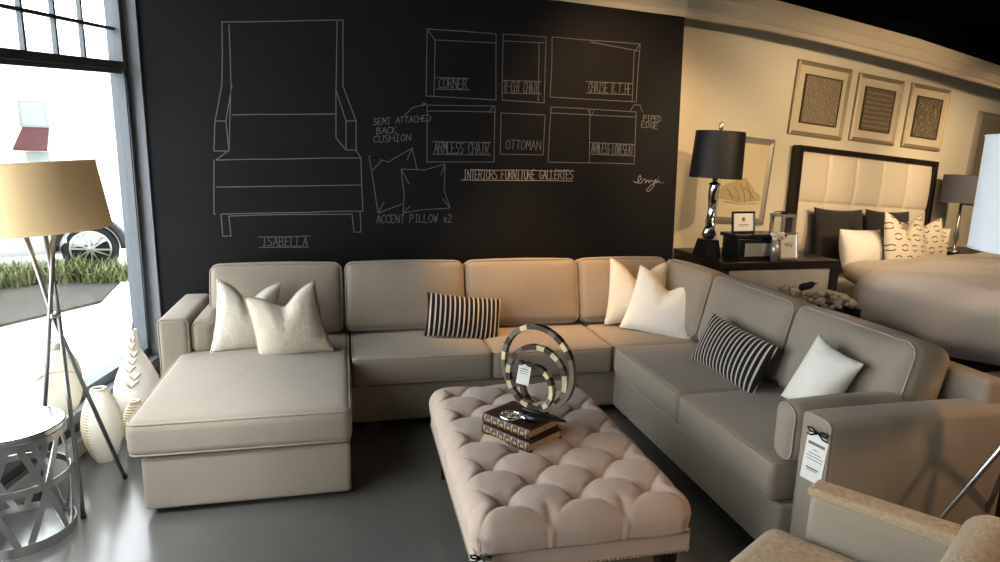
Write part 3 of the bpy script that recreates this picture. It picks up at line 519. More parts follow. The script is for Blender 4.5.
# buildings across the street
WHITEB=mat('white_render',(.66,.66,.65),.9); YEL=mat('yellow_render',(.62,.50,.24),.9,var=(2,.1)); MAR=mat('maroon_awning',(.075,.03,.036),.9); WING=mat('grey_window',(.22,.27,.30),.3)
bl=empty('white_building',(-4.5,16,GZ),(0,0,0),'white building with maroon awning across the street','building')
link('wall',*box(-3.35,7,0,6,0,4.6),WHITEB,bl,smooth=False)
fr=link('shop_window',*box(-2.98,-2.42,-.05,.02,2.13,2.72),WING,bl,smooth=False); 
link('window_surround',*box(-3.05,-2.35,-.03,.01,2.08,2.78),JAMB,bl,smooth=False)
aw=[(-3.0,-.0,2.10),(-2.36,-.0,2.10),(-3.08,-.5,1.52),(-2.28,-.5,1.52),(-3.08,-.5,1.46),(-2.28,-.5,1.46)]
link('awning',aw,[(0,1,3,2),(2,3,5,4)],MAR,bl,smooth=False)
link('lower_window',*box(-2.98,-2.42,-.05,.02,.75,1.42),WING,bl,smooth=False)
yb=empty('yellow_building',(-10.3,12.8,GZ),(0,0,0),'yellow building at the left edge of the window view','building')
link('wall',*box(-4,2.25,0,3,0,4.4),YEL,yb,smooth=False)
link('parapet',*box(-4.05,2.3,-.06,3,4.4,4.6),WHITEB,yb,smooth=False)
yp=link('bollard',*lathe([(.05,0),(.05,.85),(.035,.9),(0,.91)],16),mat('yellow_paint',(.62,.50,.10),.6),loc=(-3.15,3.45,GZ+.02)); tag(yp,'yellow bollard outside the window, behind the floor lamp','bollard')

# ------------------------------------------------------------------ sectional sofa
sofa=empty('sectional_sofa',(1.7,-.9,0),(0,0,0),'large taupe U-shaped sectional sofa with chaise along the chalkboard wall','sofa')
SL=Vector((1.7,-.9,0))
def sp(name,x0,x1,y0,y1,z0,z1,r=.03,crown=(0,0,0),m=SOFA,rot=None,pipe=(),warp=None,n=12,label=None,pr=.0055):
    c=Vector(((x0+x1)/2,(y0+y1)/2,(z0+z1)/2)); hx,hy,hz=(x1-x0)/2,(y1-y0)/2,(z1-z0)/2
    o=link(name,*rbox(hx,hy,hz,r,crown,n=n,warp=warp),m,sofa,loc=c-SL,rot=rot)
    if label: o['label']=label
    if pipe:
        b=MB()
        for kind in pipe:
            if kind in('top','bottom'):
                z=(hz-r*.35)*(1 if kind=='top' else -1)
                P=rrect_path(hx-r*.18,hy-r*.18,z,max(r*.9,.02))
            elif kind=='front':   # rectangle in the xz plane on the -y side
                P=[(x,-(hy-r*.35),y) for (x,y,_) in rrect_path(hx-r*.18,hz-r*.18,0,max(r*.9,.02))]
            elif kind=='side':    # rectangle in the yz plane on the -x side
                P=[(-(hx-r*.35),x,y) for (x,y,_) in rrect_path(hy-r*.18,hz-r*.18,0,max(r*.9,.02))]
            if warp: P=[warp(*p) for p in P]
            b.add(tube(P,pr,6,closed=True))
        b.out('piping',PIPE,o)
    return o
# bases
sp('base',.01,.915,-1.70,-.10,.03,.285,.02,label='chaise base')
sp('base',.92,2.62,-.93,-.10,.045,.285,.02,label='base under the armless seats')
sp('base',2.58,3.46,-2.60,-.10,.045,.285,.02,label='base of the right-hand run')
# back frames
sp('back_frame',.06,3.5,-.14,-.035,.05,.80,.03,label='frame along the wall')
sp('back_frame',3.39,3.50,-2.70,-.04,.05,.80,.03,label='frame along the right-hand run')
# chaise
def chaise_warp(x,y,z):
    t=min(1,max(0,(y-.30)/.06)); t=t*t*(3-2*t)   # the cushion steps in beside the arm
    f=max(0,min(1,(-x)/.4825)); 
    return (x+t*f*.085,y,z)
sp('seat_cushion',-.04,.925,-1.725,-.34,.29,.465,.045,(.004,.006,.022),pipe=('top','bottom'),warp=chaise_warp,n=26,label='long chaise seat cushion')
sp('seat_cushion',.935,1.765,-.975,-.34,.29,.46,.03,(.004,.008,.016),pipe=('top','bottom'),label='left armless seat cushion')
sp('seat_cushion',1.77,2.545,-.975,-.34,.29,.46,.03,(.004,.008,.016),pipe=('top','bottom'),label='right armless seat cushion')
sp('seat_cushion',2.55,3.20,-.965,-.34,.29,.46,.03,(.0,.0,.010),pipe=('top',),label='corner seat cushion')
sp('seat_cushion',2.545,3.22,-1.80,-.975,.29,.462,.03,(.008,.004,.016),pipe=('top','bottom'),label='first seat cushion of the right-hand run')
sp('seat_cushion',2.545,3.22,-2.57,-1.805,.29,.462,.03,(.008,.004,.016),pipe=('top','bottom'),label='seat cushion beside the right arm')
# back cushions along the wall (lean back)
def back_cushion(x0,x1,label,z1=.90):
    h=z1-.455; o=sp('back_cushion',x0,x1,-.44,-.23,.455,z1+.01,.055,(.004,.035,.012),rot=(math.radians(-15),0,0),pipe=('front',),label=label,pr=.005)
    return o
back_cushion(.085,.895,'back cushion above the chaise')
back_cushion(.90,1.69,'left back cushion of the armless seats')
back_cushion(1.695,2.50,'right back cushion of the armless seats, in warm light')
back_cushion(2.505,3.19,'corner back cushion along the wall')
def side_cushion(y0,y1,label,x0=3.12,x1=3.35,z1=.905):
    return sp('back_cushion',x0,x1,y0,y1,.455,z1,.06,(.04,.004,.012),rot=(0,math.radians(13),0),pipe=('side',),label=label,pr=.005)
side_cushion(-1.0,-.36,'corner back cushion facing the chaise')
side_cushion(-1.80,-1.005,'first back cushion of the right-hand run')
side_cushion(-2.56,-1.805,'back cushion beside the right arm')
# arms and arm bolsters
sp('arm',-.135,.032,-.745,-.05,.045,.675,.03,(.006,.004,.006),pipe=('front',),label='left arm')
sp('arm_bolster',.036,.165,-.735,-.26,.458,.655,.045,(.012,.006,.012),pipe=('front',),label='pad inside the left arm')
sp('arm',2.63,3.50,-2.755,-2.60,.045,.70,.03,(.004,.006,.006),pipe=('side',),label='right arm')
sp('arm_bolster',2.60,3.16,-2.592,-2.475,.458,.70,.045,(.006,.012,.012),pipe=('side',),label='pad inside the right arm')
for x,y in ((.09,-1.6),(.89,-1.6),(.0,-.6),(-.05,-.15),(1.05,-.85),(2.45,-.85),(2.66,-1.0),(2.70,-2.68),(3.40,-2.65),(3.40,-.15)):
    link('foot',*box(-.045,.045,-.045,.045,0,.05),DWOOD,sofa,loc=Vector((x,y,0))-SL,smooth=False)

# ------------------------------------------------------------------ throw pillows
def throw(name,w,h,t,loc,rot,m,label,cat='pillow',group=None,chop=.0,ear=.10,pipe=None,n=28):
    (V,F),per=pillow(w,h,t,chop,ear,n)
    o=link(name,V,F,m,loc=loc); o.rotation_euler=rot
    tag(o,label,cat,group)
    if pipe: link('piping',*tube(per,.0055,6,closed=True),pipe,o)
    return o
D=math.radians
throw('throw_pillow',.38,.43,.17,(.34,-.66,.65),(D(-14),D(9),D(18)),CREAM,'cream throw pillow on the chaise, tucked behind a sand one',chop=.10,pipe=CREAM)
throw('throw_pillow',.42,.43,.18,(.58,-.80,.635),(D(-18),D(-12),D(4)),SAND,'sand coloured throw pillow leaning in front of a cream one on the chaise',chop=.09,pipe=PIPE)
throw('lumbar_pillow',.50,.28,.13,(1.648,-.62,.592),(D(-20),D(7),D(0)),STRIPE,'dark striped lumbar pillow on the armless seats by the chalkboard wall',ear=.05)
throw('throw_pillow',.44,.46,.17,(2.90,-.52,.695),(D(-14),D(3),D(-10)),CREAM,'cream throw pillow in the sofa corner, behind a quilted one',chop=.13,pipe=CREAM)
throw('throw_pillow',.49,.45,.18,(3.005,-.725,.655),(D(-22),D(9),D(-36)),WHITEF,'quilted off-white throw pillow in front in the sofa corner',chop=.11,pipe=WHITEF)
throw('lumbar_pillow',.54,.29,.13,(2.945,-1.63,.605),(D(-22),D(5),D(-84)),STRIPE,'dark striped lumbar pillow on the right-hand run of the sofa',ear=.05)
throw('throw_pillow',.25,.35,.15,(2.985,-2.265,.67),(D(-14),D(17),D(-78)),WHITEF,'white throw pillow propped by the right sofa arm',chop=.0,ear=.09)

# ------------------------------------------------------------------ tufted ottoman
OC=Vector((1.70,-2.155,0)); OW,OL=.80,1.27
ott=empty('tufted_ottoman',OC,(0,0,D(-.5)),'blush tufted ottoman with nailhead trim in front of the sofa','ottoman')
def tuft_top():
    hx,hy=OW/2,OL/2; zt=.475; zb=.355; r=.075
    a=OW/3.0; b=OL/5.0
    def ext(l,h,nin,nr,ns):   # unwrapped positions (coordinate along surface)
        A=[-h-r*.57-.06+ .06*i/ns for i in range(ns)]
        return A
    # heightfield: parameter t in [-1,1] on each axis, edge roll handled by superellipse
    nx,ny=150,230; V=[];F=[]
    def prof(d):   # d = distance in from the edge (0 at rim)
        if d>=r: return 0.0
        q=1-d/r; return (1-math.sqrt(max(0,1-q*q)))
    bx=[];
    for i in range(nx+1):
        for j in range(ny+1):
            s=-1+2*i/nx; t=-1+2*j/ny
            # cluster samples towards the rim
            s=math.copysign(1-(1-abs(s))**1.35,s); t=math.copysign(1-(1-abs(t))**1.35,t)
            x=s*hx; y=t*hy
            dx=hx-abs(x); dy=hy-abs(y)
            # round plan corners
            p=x/a; q=y/b
            P=(p+q); Q=(p-q)
            cp=abs(P-round(P)); cq=abs(Q-round(Q))
            edge=min(1,max(0,min(dx/.10,dy/.10)))
            # near the rim creases straighten to pleats through the border buttons
            cre=math.exp(-(cp/.04)**2)+math.exp(-(cq/.04)**2)
            but=math.exp(-(cp**2+cq**2)/.035)
            swell=(min(1,cp*2)*min(1,cq*2))**.5
            h_in=.013*swell-.007*cre-.030*but
            if dx<dy: c2=abs(q-round(q)) if True else 0; k=b
            else:
                pp=p+.5; c2=abs(pp-round(pp)); k=a
            row=None
            pl=math.exp(-((c2)*k/.014)**2)
            sw=.015*min(1,c2*2)**.6
            h_out=sw-.012*pl
            e=edge*edge*(3-2*edge)
            disp=h_in*e+h_out*(1-e)
            drop=prof(min(dx,dy)) if True else 0
            # corner: use combined distance
            if dx<r and dy<r:
                qq=math.hypot(1-dx/r,1-dy/r); drop=1-math.sqrt(max(0,1-min(1,qq)**2))
                if qq>1:
                    ux,uy=(1-dx/r)/qq,(1-dy/r)/qq
                    x=math.copysign(hx-r+ux*r,x); y=math.copysign(hy-r+uy*r,y)
            z=zt-drop*r+disp*(1-drop*.85)
            out=disp*drop*.5
            if dx<=dy: x+=math.copysign(out,x)
            else: y+=math.copysign(out,y)
            V.append((x,y,z))
    g=lambda i,j:i*(ny+1)+j
    for i in range(nx):
        for j in range(ny): F.append((g(i,j),g(i+1,j),g(i+1,j+1),g(i,j+1)))
    per=[g(i,0) for i in range(nx)]+[g(nx,j) for j in range(ny)]+[g(i,ny) for i in range(nx,0,-1)]+[g(0,j) for j in range(ny,0,-1)]
    n0=len(V)
    for k in per:
        x,y,z=V[k]; V.append((x*.985,y*.99,zb))
    for k in range(len(per)):
        a0,a1=per[k],per[(k+1)%len(per)]; F.append((a0,n0+k,n0+(k+1)%len(per),a1))
    return V,F,a,b
V,F,oa,ob=tuft_top()
cu=link('tufted_cushion',V,F,OTTO,ott)
for i in range(-8,9):
    for j in range(-8,9):
        P_,Q_=i,j; x=(P_+Q_)/2*oa; y=(P_-Q_)/2*ob
        if abs(x)<OW/2-.06 and abs(y)<OL/2-.06: link('button',*lathe([(0,.004),(.007,.003),(.010,0),(.009,-.004)],12),OTTO,cu,loc=(x,y,.447))
link('rail',*rbox(OW/2-.012,OL/2-.012,.045,.012,n=6),OTTO,ott,loc=(0,0,.312))
for z in (.352,.276):
    nb=MB(); hx,hy=OW/2-.006,OL/2-.006
    dome=lathe([(.0065,0),(.005,.003),(.0025,.0045),(0,.005)],8,cap=False)
    for s in (-1,1):
        k=int(2*hy/.0155)
        for i in range(k): nb.add(dome,Tm(s*(hx-.005),-hy+.02+i*(2*hy-.04)/(k-1),z)@Matrix.Rotation(s*PI/2,4,'Y'))
        k=int(2*hx/.0155)
        for i in range(k): nb.add(dome,Tm(-hx+.02+i*(2*hx-.04)/(k-1),s*(hy-.005),z)@Matrix.Rotation(-s*PI/2,4,'X'))
    o=nb.out('nailhead_trim',BRASSN,ott); o['label']='row of dull nickel nailheads'
for sx in (-1,1):
    for sy in (-1,1):
        link('leg',*lathe([(.022,0),(.028,.02),(.024,.05),(.036,.16),(.044,.22),(.044,.27)],4),DWOOD,ott,loc=(sx*(OW/2-.075),sy*(OL/2-.075),0),rot=(0,0,PI/4),smooth=False)

# ---- books, magnifier and ring sculpture on the ottoman
BA=math.atan2(-.84,.54)
def book(loc,rot,w,h,t,label,seed):
    random.seed(seed)
    b=empty('leather_book',loc,(0,0,rot),label,'book','old leather books on the ottoman')
    cv=MB(); cv.add(rbox(w/2,h/2,.003,.002,n=2,k=1),Tm(0,0,.003)); cv.add(rbox(w/2,h/2,.003,.002,n=2,k=1),Tm(0,0,t-.003))
    sp_=[]
    cv.add(([(x,-h/2-.006*math.cos(PI*(z/t-.5)) , z) for x in (-w/2,w/2) for z in [t*i/8 for i in range(9)]],[(i,i+1,9+i+1,9+i) for i in range(8)]))
    cv.out('cover',LEATHB,b,auto=40)
    link('page_block',*box(-w/2+.006,w/2-.006,-h/2+.002,h/2-.008,.005,t-.005),PAGES,b,smooth=False)
    gl=MB()
    for x in [-w/2+.018+i*(w-.036)/6 for i in range(7)]:
        gl.add(([(x+dx,-h/2-.0075*math.cos(PI*(z/t-.5))-.0006,z) for dx in (-.003,.003) for z in [t*(.08+.84*i/6) for i in range(7)]],[(i,i+1,7+i+1,7+i) for i in range(6)]))
    for i in range(6):
        x=-w/2+.018+(i+.5)*(w-.036)/6
        gl.add(([(x+dx,-h/2-.0075*math.cos(PI*(z/t-.5))-.0006,z) for dx in (-.009,.009) for z in (t*.35,t*.65)],[(0,1,3,2)]))
    gl.out('spine_gilding',GILT,b,smooth=False)
    return b
BZ=.473
book((1.622,-2.165,BZ),BA,.27,.205,.042,'lower of two brown leather books on the ottoman',1)
book((1.622,-2.145,BZ+.043),BA+D(2),.26,.195,.042,'upper brown leather book carrying the ring sculpture',2)
TOPB=BZ+.086
# rings
SPOT=[mat('horn_brown',(.055,.042,.032),.25,var=(40,.4)),mat('horn_grey',(.15,.125,.10),.25,var=(40,.3)),mat('bone_cream',(.50,.42,.28),.3,var=(40,.25))]
scu=empty('ring_sculpture',(1.69,-2.135,TOPB),(0,0,D(-52)),'sculpture of three nested tessellated horn rings standing on the books','sculpture')
def tessring(R,w,d,n,seed):
    random.seed(seed); m=MB(); per=4
    seq=[]
    for i in range(n):
        c=random.choice([0,1,1,2,2] if not seq or seq[-1]!=2 else [0,0,1]); seq.append(c)
    for i in range(n):
        V=[];F=[]
        for k in range(per+1):
            a=2*PI*(i+k/per)/n
            for (rr,y) in ((R-w/2,-d/2),(R+w/2,-d/2),(R+w/2,d/2),(R-w/2,d/2)): V.append((rr*math.cos(a),y,rr*math.sin(a)))
        for k in range(per):
            for q in range(4): F.append((k*4+q,k*4+(q+1)%4,(k+1)*4+(q+1)%4,(k+1)*4+q))
        m.add((V,F),None,seq[i])
    return m
for R,yy,cz,rz,n,sd in ((.178,0,.200,0,30,4),(.134,-.004,.158,D(9),24,5),(.087,.004,.114,D(-8),18,6)):
    o=tessring(R,.021,.022,n,sd).out('ring',SPOT,scu,smooth=False,loc=(0,yy,cz),rot=(0,0,rz))
sb=MB().add(rbox(.05,.032,.009,.004,n=2,k=2),Tm(0,0,.009)); sb.out('plinth',BLACKP,scu,auto=40)
mg=empty('magnifying_glass',(1.565,-2.195,TOPB+.0),(0,0,D(-33)),'silver magnifying glass with a black horn handle lying on the top book','magnifying glass')
m=MB().add(ring(.042,.007,40,8,cz=.02)).add(tube([(.046,0,.02),(.075,0,.02)],.011,12)); m.out('rim',CHROME,mg)
link('lens',*lathe([(0,.014),(.03,.0155),(.041,.019),(.041,.021),(.03,.0245),(0,.026)],32),mat('silver_lens',(.75,.76,.78),.03,metal=.85),mg)
link('handle',*tube([(.07+.16*t,.030*math.sin(t*1.9)*t,.021+.006*math.sin(PI*t)) for t in [i/14 for i in range(15)]],[.013+.008*math.sin(PI*min(1,t*1.6))*(1-t)-.010*t*t+.003*(1-t) if t<1 else .002 for t in [i/14 for i in range(15)]],12),BLACKP,mg)

# ---- hang tags
def hang_tag(name,loc,rot,w,h,label,lines,bow=True,printed=True):
    t=empty(name,loc,rot,label,'price tag')
    c=MB().add(([(-w/2,0,-h),(w/2,0,-h),(w/2,0,-w*.25),(w*.28,0,0),(-w*.28,0,0),(-w/2,0,-w*.25)],[(0,1,2,3,4,5)]))
    ct_=c.out('card',PAPER,t,smooth=False,mi=[0])if False else link('card',c.V,c.F,PAPER,t,smooth=False)
    if printed:
        p=MB()
        for (z,x0,x1,tk) in lines: p.add(([(x0*w,-.0012,-z*h-tk/2),(x1*w,-.0012,-z*h-tk/2),(x1*w,-.0012,-z*h+tk/2),(x0*w,-.0012,-z*h+tk/2)],[(0,1,2,3)]))
        p.out('print',PRINT,ct_,smooth=False)
    if bow:
        r=MB(); s=w*.5
        for sg in (-1,1):
            r.add(tube([(0,-.006,0),(sg*s*.5,-.012,s*.35),(sg*s*1.0,-.01,s*.25),(sg*s*.8,-.008,-s*.05),(0,-.006,0)],.0035,6))
            r.add(tube([(0,-.006,0),(sg*s*.6,-.01,-s*.35),(sg*s*1.0,-.006,-s*.4)],.003,6))
        r.out('ribbon',BLACKM,t)
    return t
LN=[(.24,-.4,.4,.012),(.36,-.1,.1,.003),(.44,-.3,.3,.003),(.50,-.4,.4,.003),(.56,-.35,.4,.003),(.74,-.3,.3,.006),(.78,-.25,.25,.003)]
hang_tag('price_tag',(2.622,-2.712,.645),(0,D(4),D(-72)),.085,.20,'white price tag with black bow on the right sofa arm',LN)
hang_tag('price_tag',(1.640,-2.13,TOPB+.225),(0,D(8),D(-30)),.055,.10,'small white price tag hanging inside the ring sculpture',[(.3,-.3,.3,.004),(.4,-.35,.35,.003),(.5,-.3,.3,.002)],bow=True)
hang_tag('price_tag',(1.318,-2.80,.36),(D(-6),0,D(-20)),.07,.13,'white price tag with dark ribbon on the near ottoman corner',[],printed=False)

# ------------------------------------------------------------------ floor lamps
def floor_lamp(loc,feet,cross,top_r,feet_label,shade_z,r0,r1,shade_m,label,leg_m,tilt=(0,0,0)):
    L=empty('floor_lamp',loc,(0,0,0),label,'floor lamp')
    for i,(fx,fy) in enumerate(feet):
        a=math.atan2(fy,fx)+PI
        tx,ty=top_r*math.cos(a),top_r*math.sin(a)
        ang=math.atan2(fy,fx)
        ox,oy=.018*math.cos(ang+PI/2),.018*math.sin(ang+PI/2)
        zt=shade_z[0]+.02
        lg=link('leg',*tube([(fx,fy,0),(ox,oy,cross),(tx+ox*.5,ty+oy*.5,zt)],.0095,10),leg_m,L)
        link('leg_tip',*lathe([(.011,0),(.013,.012),(.010,.02)],12),BLACKM,lg,loc=(fx,fy,0))
    link('collar',*lathe([(.022,cross-.012),(.025,cross-.006),(.025,cross+.006),(.022,cross+.012)],16),STEEL,L)
    h=MB(); zt=shade_z[0]+.02
    h.add(ring(top_r,.006,32,8,cz=zt-.01)); h.add(tube([(-top_r,0,zt),(top_r,0,zt)],.005,8)); h.add(tube([(0,0,zt-.02),(0,0,zt+.10)],.012,12)); h.add(tube([(0,0,zt+.1),(0,0,shade_z[1]-.02)],.004,8))
    for k in range(3): h.add(tube([(0,0,shade_z[1]-.02),(r1*.97*math.cos(k*2.09),r1*.97*math.sin(k*2.09),shade_z[1]-.008)],.003,6))
    h.out('lamp_holder',STEEL,L)
    link('bulb',*lathe([(.012,0),(.014,.02),(.03,.06),(.028,.085),(0,.105)],16),WHITET,L,loc=(0,0,zt+.09))
    s=MB(); 
    s.add(lathe([(r0,shade_z[0]),(r1,shade_z[1]),(r1-.004,shade_z[1]),(r0-.004,shade_z[0]),(r0,shade_z[0])],56,cap=False))
    sh=s.out('lamp_shade',shade_m,L,auto=50,rot=tilt,loc=(-math.sin(tilt[1])*sum(shade_z)/2,0,0))
    for rr,zz in ((r0,shade_z[0]),(r1,shade_z[1])): link('shade_trim',*ring(rr,.003,56,6,cz=zz),shade_m,sh)
    return L
def MB_join(*a):
    m=MB()
    for x in a: m.add(x)
    return m.V,m.F
floor_lamp((-.36,-1.45,0),[(.105,-.20),(.17,.157),(-.19,.12)],.89,.075,'',(1.275,1.562),.250,.226,SHADEW,'steel tripod floor lamp with amber drum shade by the window',GUNM,tilt=(0,D(-4),0))
floor_lamp((3.29,-2.98,0),[(-.60,.06),(.22,-.32),(.22,.32)],.87,.08,'',(1.36,1.745),.285,.285,SHADEP,'tripod floor lamp with white drum shade behind the right sofa arm',STEEL)

# ------------------------------------------------------------------ chrome drum table
tb=empty('drum_side_table',(-.455,-1.735,0),(0,0,0),'round polished steel drum side table by the window','side table')
R=.195
link('table_top',*lathe([(0,.475),(R-.004,.475),(R,.479),(R,.497),(R-.004,.501),(0,.501)],64),mat('steel_top',(.82,.83,.84),.16,metal=1),tb,auto=40)
for z0,z1 in ((.0,.045),(.255,.285),(.445,.475)):
    link('hoop',*lathe([(R-.004,z0),(R,z0),(R,z1),(R-.004,z1),(R-.004,z0)],64,cap=False),STEEL,tb,auto=40)
link('base_plate',*lathe([(0,.004),(R-.005,.004),(R-.005,.010),(0,.010)],64),STEEL,tb,auto=40)
def strap(a0,a1,z0,z1,w=.026):
    V=[];F=[];n=12
    for i in range(n+1):
        t=i/n; a=a0+(a1-a0)*t; z=z0+(z1-z0)*t
        da=(a1-a0)*R; dz=z1-z0; L=math.hypot(da,dz); nx,nz=-dz/L*w/2,da/L*w/2
        for s in (-1,1):
            aa=a+s*nx/R; V.append(((R-.006)*math.cos(aa),(R-.006)*math.sin(aa),z+s*nz)); V.append(((R-.012)*math.cos(aa),(R-.012)*math.sin(aa),z+s*nz))
        if i: 
            o=(i-1)*4; F+=[(o,o+2,o+6,o+4),(o+1,o+5,o+7,o+3),(o,o+4,o+5,o+1),(o+2,o+3,o+7,o+6)]
    return V,F
for k in range(6):
    a=k*PI/3
    link('strap',*strap(a,a+.85,.03,.46),STEEL,tb,auto=40)
    link('strap',*strap(a+.85,a,.03,.46),STEEL,tb,auto=40)

# ------------------------------------------------------------------ vases by the window
def pod(H,W,Dp,label,loc,rz,name='pod_vase',mouth=.35,ribs=26,panel=True):
    v=empty(name,loc,(0,0,rz),label,'vase')
    prof=[]
    n=190
    for i in range(n+1):
        t=i/n; z=H*t; s=math.sin(PI*(.10+.82*t))**.75; prof.append((s,z))
    prof[0]=(.42,0)
    def fn(a,z,r):
        side=abs(math.atan2(math.sin(a+PI/2-.35),math.cos(a+PI/2-.35)))   # smooth face centred on the front
        k=1 if (not panel or side>.95) else 0
        return k*.045*math.sin(z/H*ribs*2*PI)-(0 if k else .015)
    n2=72; V=[];F=[]
    for (r,z) in prof:
        for q in range(n2):
            a=2*PI*q/n2; rr=r+fn(a,z,r); V.append((rr*math.cos(a)*W/2,rr*math.sin(a)*Dp/2,z))
    for i in range(n):
        for q in range(n2): F.append((i*n2+q,i*n2+(q+1)%n2,(i+1)*n2+(q+1)%n2,(i+1)*n2+q))
    F.append(tuple(range(n2))[::-1])
    m=n*n2; k=len(V)
    mi=[]
    for f in F:
        c=sum((Vector(V[j]) for j in f),Vector())/len(f); a=math.atan2(c.y/Dp,c.x/W)
        side=abs(math.atan2(math.sin(a+PI/2-.35),math.cos(a+PI/2-.35)))
        mi.append(0 if panel and side<=.95 else 1)
    link('body',V,F,[CERAM,CERAMR],v,mi=mi)
    rs=prof[-1][0]
    P=[(rs*math.cos(2*PI*q/48)*W/2,rs*math.sin(2*PI*q/48)*Dp/2,H) for q in range(48)]
    link('lip',*tube(P,.007,8,closed=True),CERAM,v)
    link('inside',*([(p[0]*.97,p[1]*.97,H-.03) for p in P],[tuple(range(48))]),BLACKM,v,smooth=False)
    return v
pod(.40,.19,.15,'oval ribbed ivory vase with dark mouth on the floor beside the chaise',(-.345,-1.07,0),D(8))
pod(.27,.135,.11,'small ribbed ivory vase on the floor between the oval vase and the chaise',(-.225,-.93,0),D(20),ribs=20,panel=False)
dv=empty('disc_vase',tuple(win(1.06,.25,.075)),(0,0,D(18)),'flat round cream disc vase standing on the window ledge','vase')
def disc():
    V=[];F=[];n=48;m=14; H,W,Dp=.39,.205,.075
    for i in range(m+1):
        ph=PI*i/m
        for q in range(n):
            a=2*PI*q/n; s=math.sin(ph)
            rib=1+(.025*math.sin(a*38) if .25<s<.99 else 0)
            V.append((W/2*s**.6*rib*math.cos(a),Dp/2*-math.cos(ph),H/2+H/2*s**.6*rib*math.sin(a)))
    for i in range(m):
        for q in range(n): F.append((i*n+q,i*n+(q+1)%n,(i+1)*n+(q+1)%n,(i+1)*n+q))
    return V,F
link('body',*disc(),CERAM,dv)
link('neck',*lathe([(.03,.375),(.028,.395),(.034,.405),(.026,.405),(.022,.38)],20),CERAM,dv)
link('foot',*lathe([(.05,0),(.05,.008),(.035,.016)],24,sy=.6),CERAM,dv)
link('band',*tube([(.102*math.cos(a),-.034,.21+.05*math.sin(a)) for a in [PI*.1+PI*.8*i/12 for i in range(13)]],.006,6),CERAMR,dv)
bo=empty('bottle_vase',(-.29,-.64,0),(0,0,0),'tall white bottle vase with slender neck and raised sprig behind the chaise','vase')
link('body',*lathe([(.07,0),(.105,.03),(.132,.12),(.134,.20),(.114,.30),(.078,.39),(.045,.455),(.027,.51),(.021,.575),(.023,.595),(.017,.595),(.016,.56)],40),mat('white_glaze',(.82,.80,.75),.3),bo)
link('stopper_stick',*tube([(0,0,.56),(.002,0,.61),(.0,.004,.635)],.006,8),mat('grey_twig',(.30,.28,.25),.8),bo)
sg=MB()
for k in range(7):
    a=-PI/2+.15*math.sin(k*2.1); z=.285+.04*k; r=[.118,.103,.088,.07,.054,.04,.03][k]
    for s in (-1,1): sg.add(tube([(r*math.cos(a),r*math.sin(a),z),((r+.008)*math.cos(a+s*.25*(.1/r)**.5),(r+.008)*math.sin(a+s*.25*(.1/r)**.5),z+.03),((r-.004)*math.cos(a+s*.4*(.1/r)**.5),(r-.004)*math.sin(a+s*.4*(.1/r)**.5),z+.03)],[.006,.008,.003],6))
sg.out('sprig',mat('raised_clay',(.74,.66,.56),.6),bo)

# ------------------------------------------------------------------ foreground armchair
ch=empty('armchair',(2.243,-3.4275,0),(0,0,math.atan2(.518,.855)),'tan streaked upholstered armchair in the near right corner','armchair')
link('seat_cushion',*rbox(.325,.31,.075,.05,(.006,.01,.02),n=12),CHAIR,ch,loc=(0,.11,.365))
link('base',*rbox(.36,.33,.10,.025,n=6),SOFA,ch,loc=(0,.07,.20))
def armw(x,y,z):
    t=max(0,min(1,(-y+.22)/.5)); return (x,y,z+(.0+.02*t*t)*(1 if z>0 else 0))
for s in (1,-1):
    link('arm',*rbox(.045,.24,.27,.03,(.006,.0,.0),n=12,warp=armw),CHAIR if False else SOFA,ch,loc=(s*.375,.07,.325))
    link('arm_cap',*tube([(s*.375,.30-.58*i/12,.602+.07*max(0,min(1,(-(.23-.58*i/12)+.22)/.5))**2) for i in range(13)],.046,12),CHAIR,ch) if False else link('arm_cap',*rbox(.049,.245,.016,.014,(0,0,.006),n=12,warp=armw),CHAIR,ch,loc=(s*.375,.07,.588))
link('back',*rbox(.40,.07,.26,.05,(0,.02,0),n=10),CHAIR,ch,loc=(0,-.19,.38),rot=(D(8),0,0))
bk=MB().add(tube([(-.43,-.17,.585),(.43,-.17,.585)],.085,24)); 
o=bk.out('back_roll',CHAIR,ch,auto=50)
for sx in (-1,1):
    for sy in (-.18,.33): link('leg',*lathe([(.016,0),(.026,.11)],12),DWOOD,ch,loc=(sx*.33,sy,0))

# ------------------------------------------------------------------ console behind the sofa
cs=empty('console_table',(4.14,-.02,0),(0,0,0),'dark wood console with pale panelled front behind the sofa corner','console')
CX,CY=.52,.37
link('table_top',*rbox(CX,CY,.03,.006,n=3,k=2),DWOOD,cs,loc=(0,0,.845),auto=40)
for sx in (-1,1):
    for sy in (-1,1): link('leg',*box(-.035,.035,-.035,.035,0,.816),DWOOD,cs,loc=(sx*(CX-.04),sy*(CY-.04),0),smooth=False)
link('side_panel',*box(-CX+.01,-CX+.03,-CY+.05,CY-.05,.25,.815),DWOOD,cs,smooth=False); link('side_panel',*box(CX-.03,CX-.01,-CY+.05,CY-.05,.25,.815),DWOOD,cs,smooth=False)
pf=link('front_panel',*box(-CX+.076,CX-.076,-CY+.02,-CY+.04,.27,.812),PANELG,cs,smooth=False); pf['label']='pale silver-leaf front panel'
CT=.876
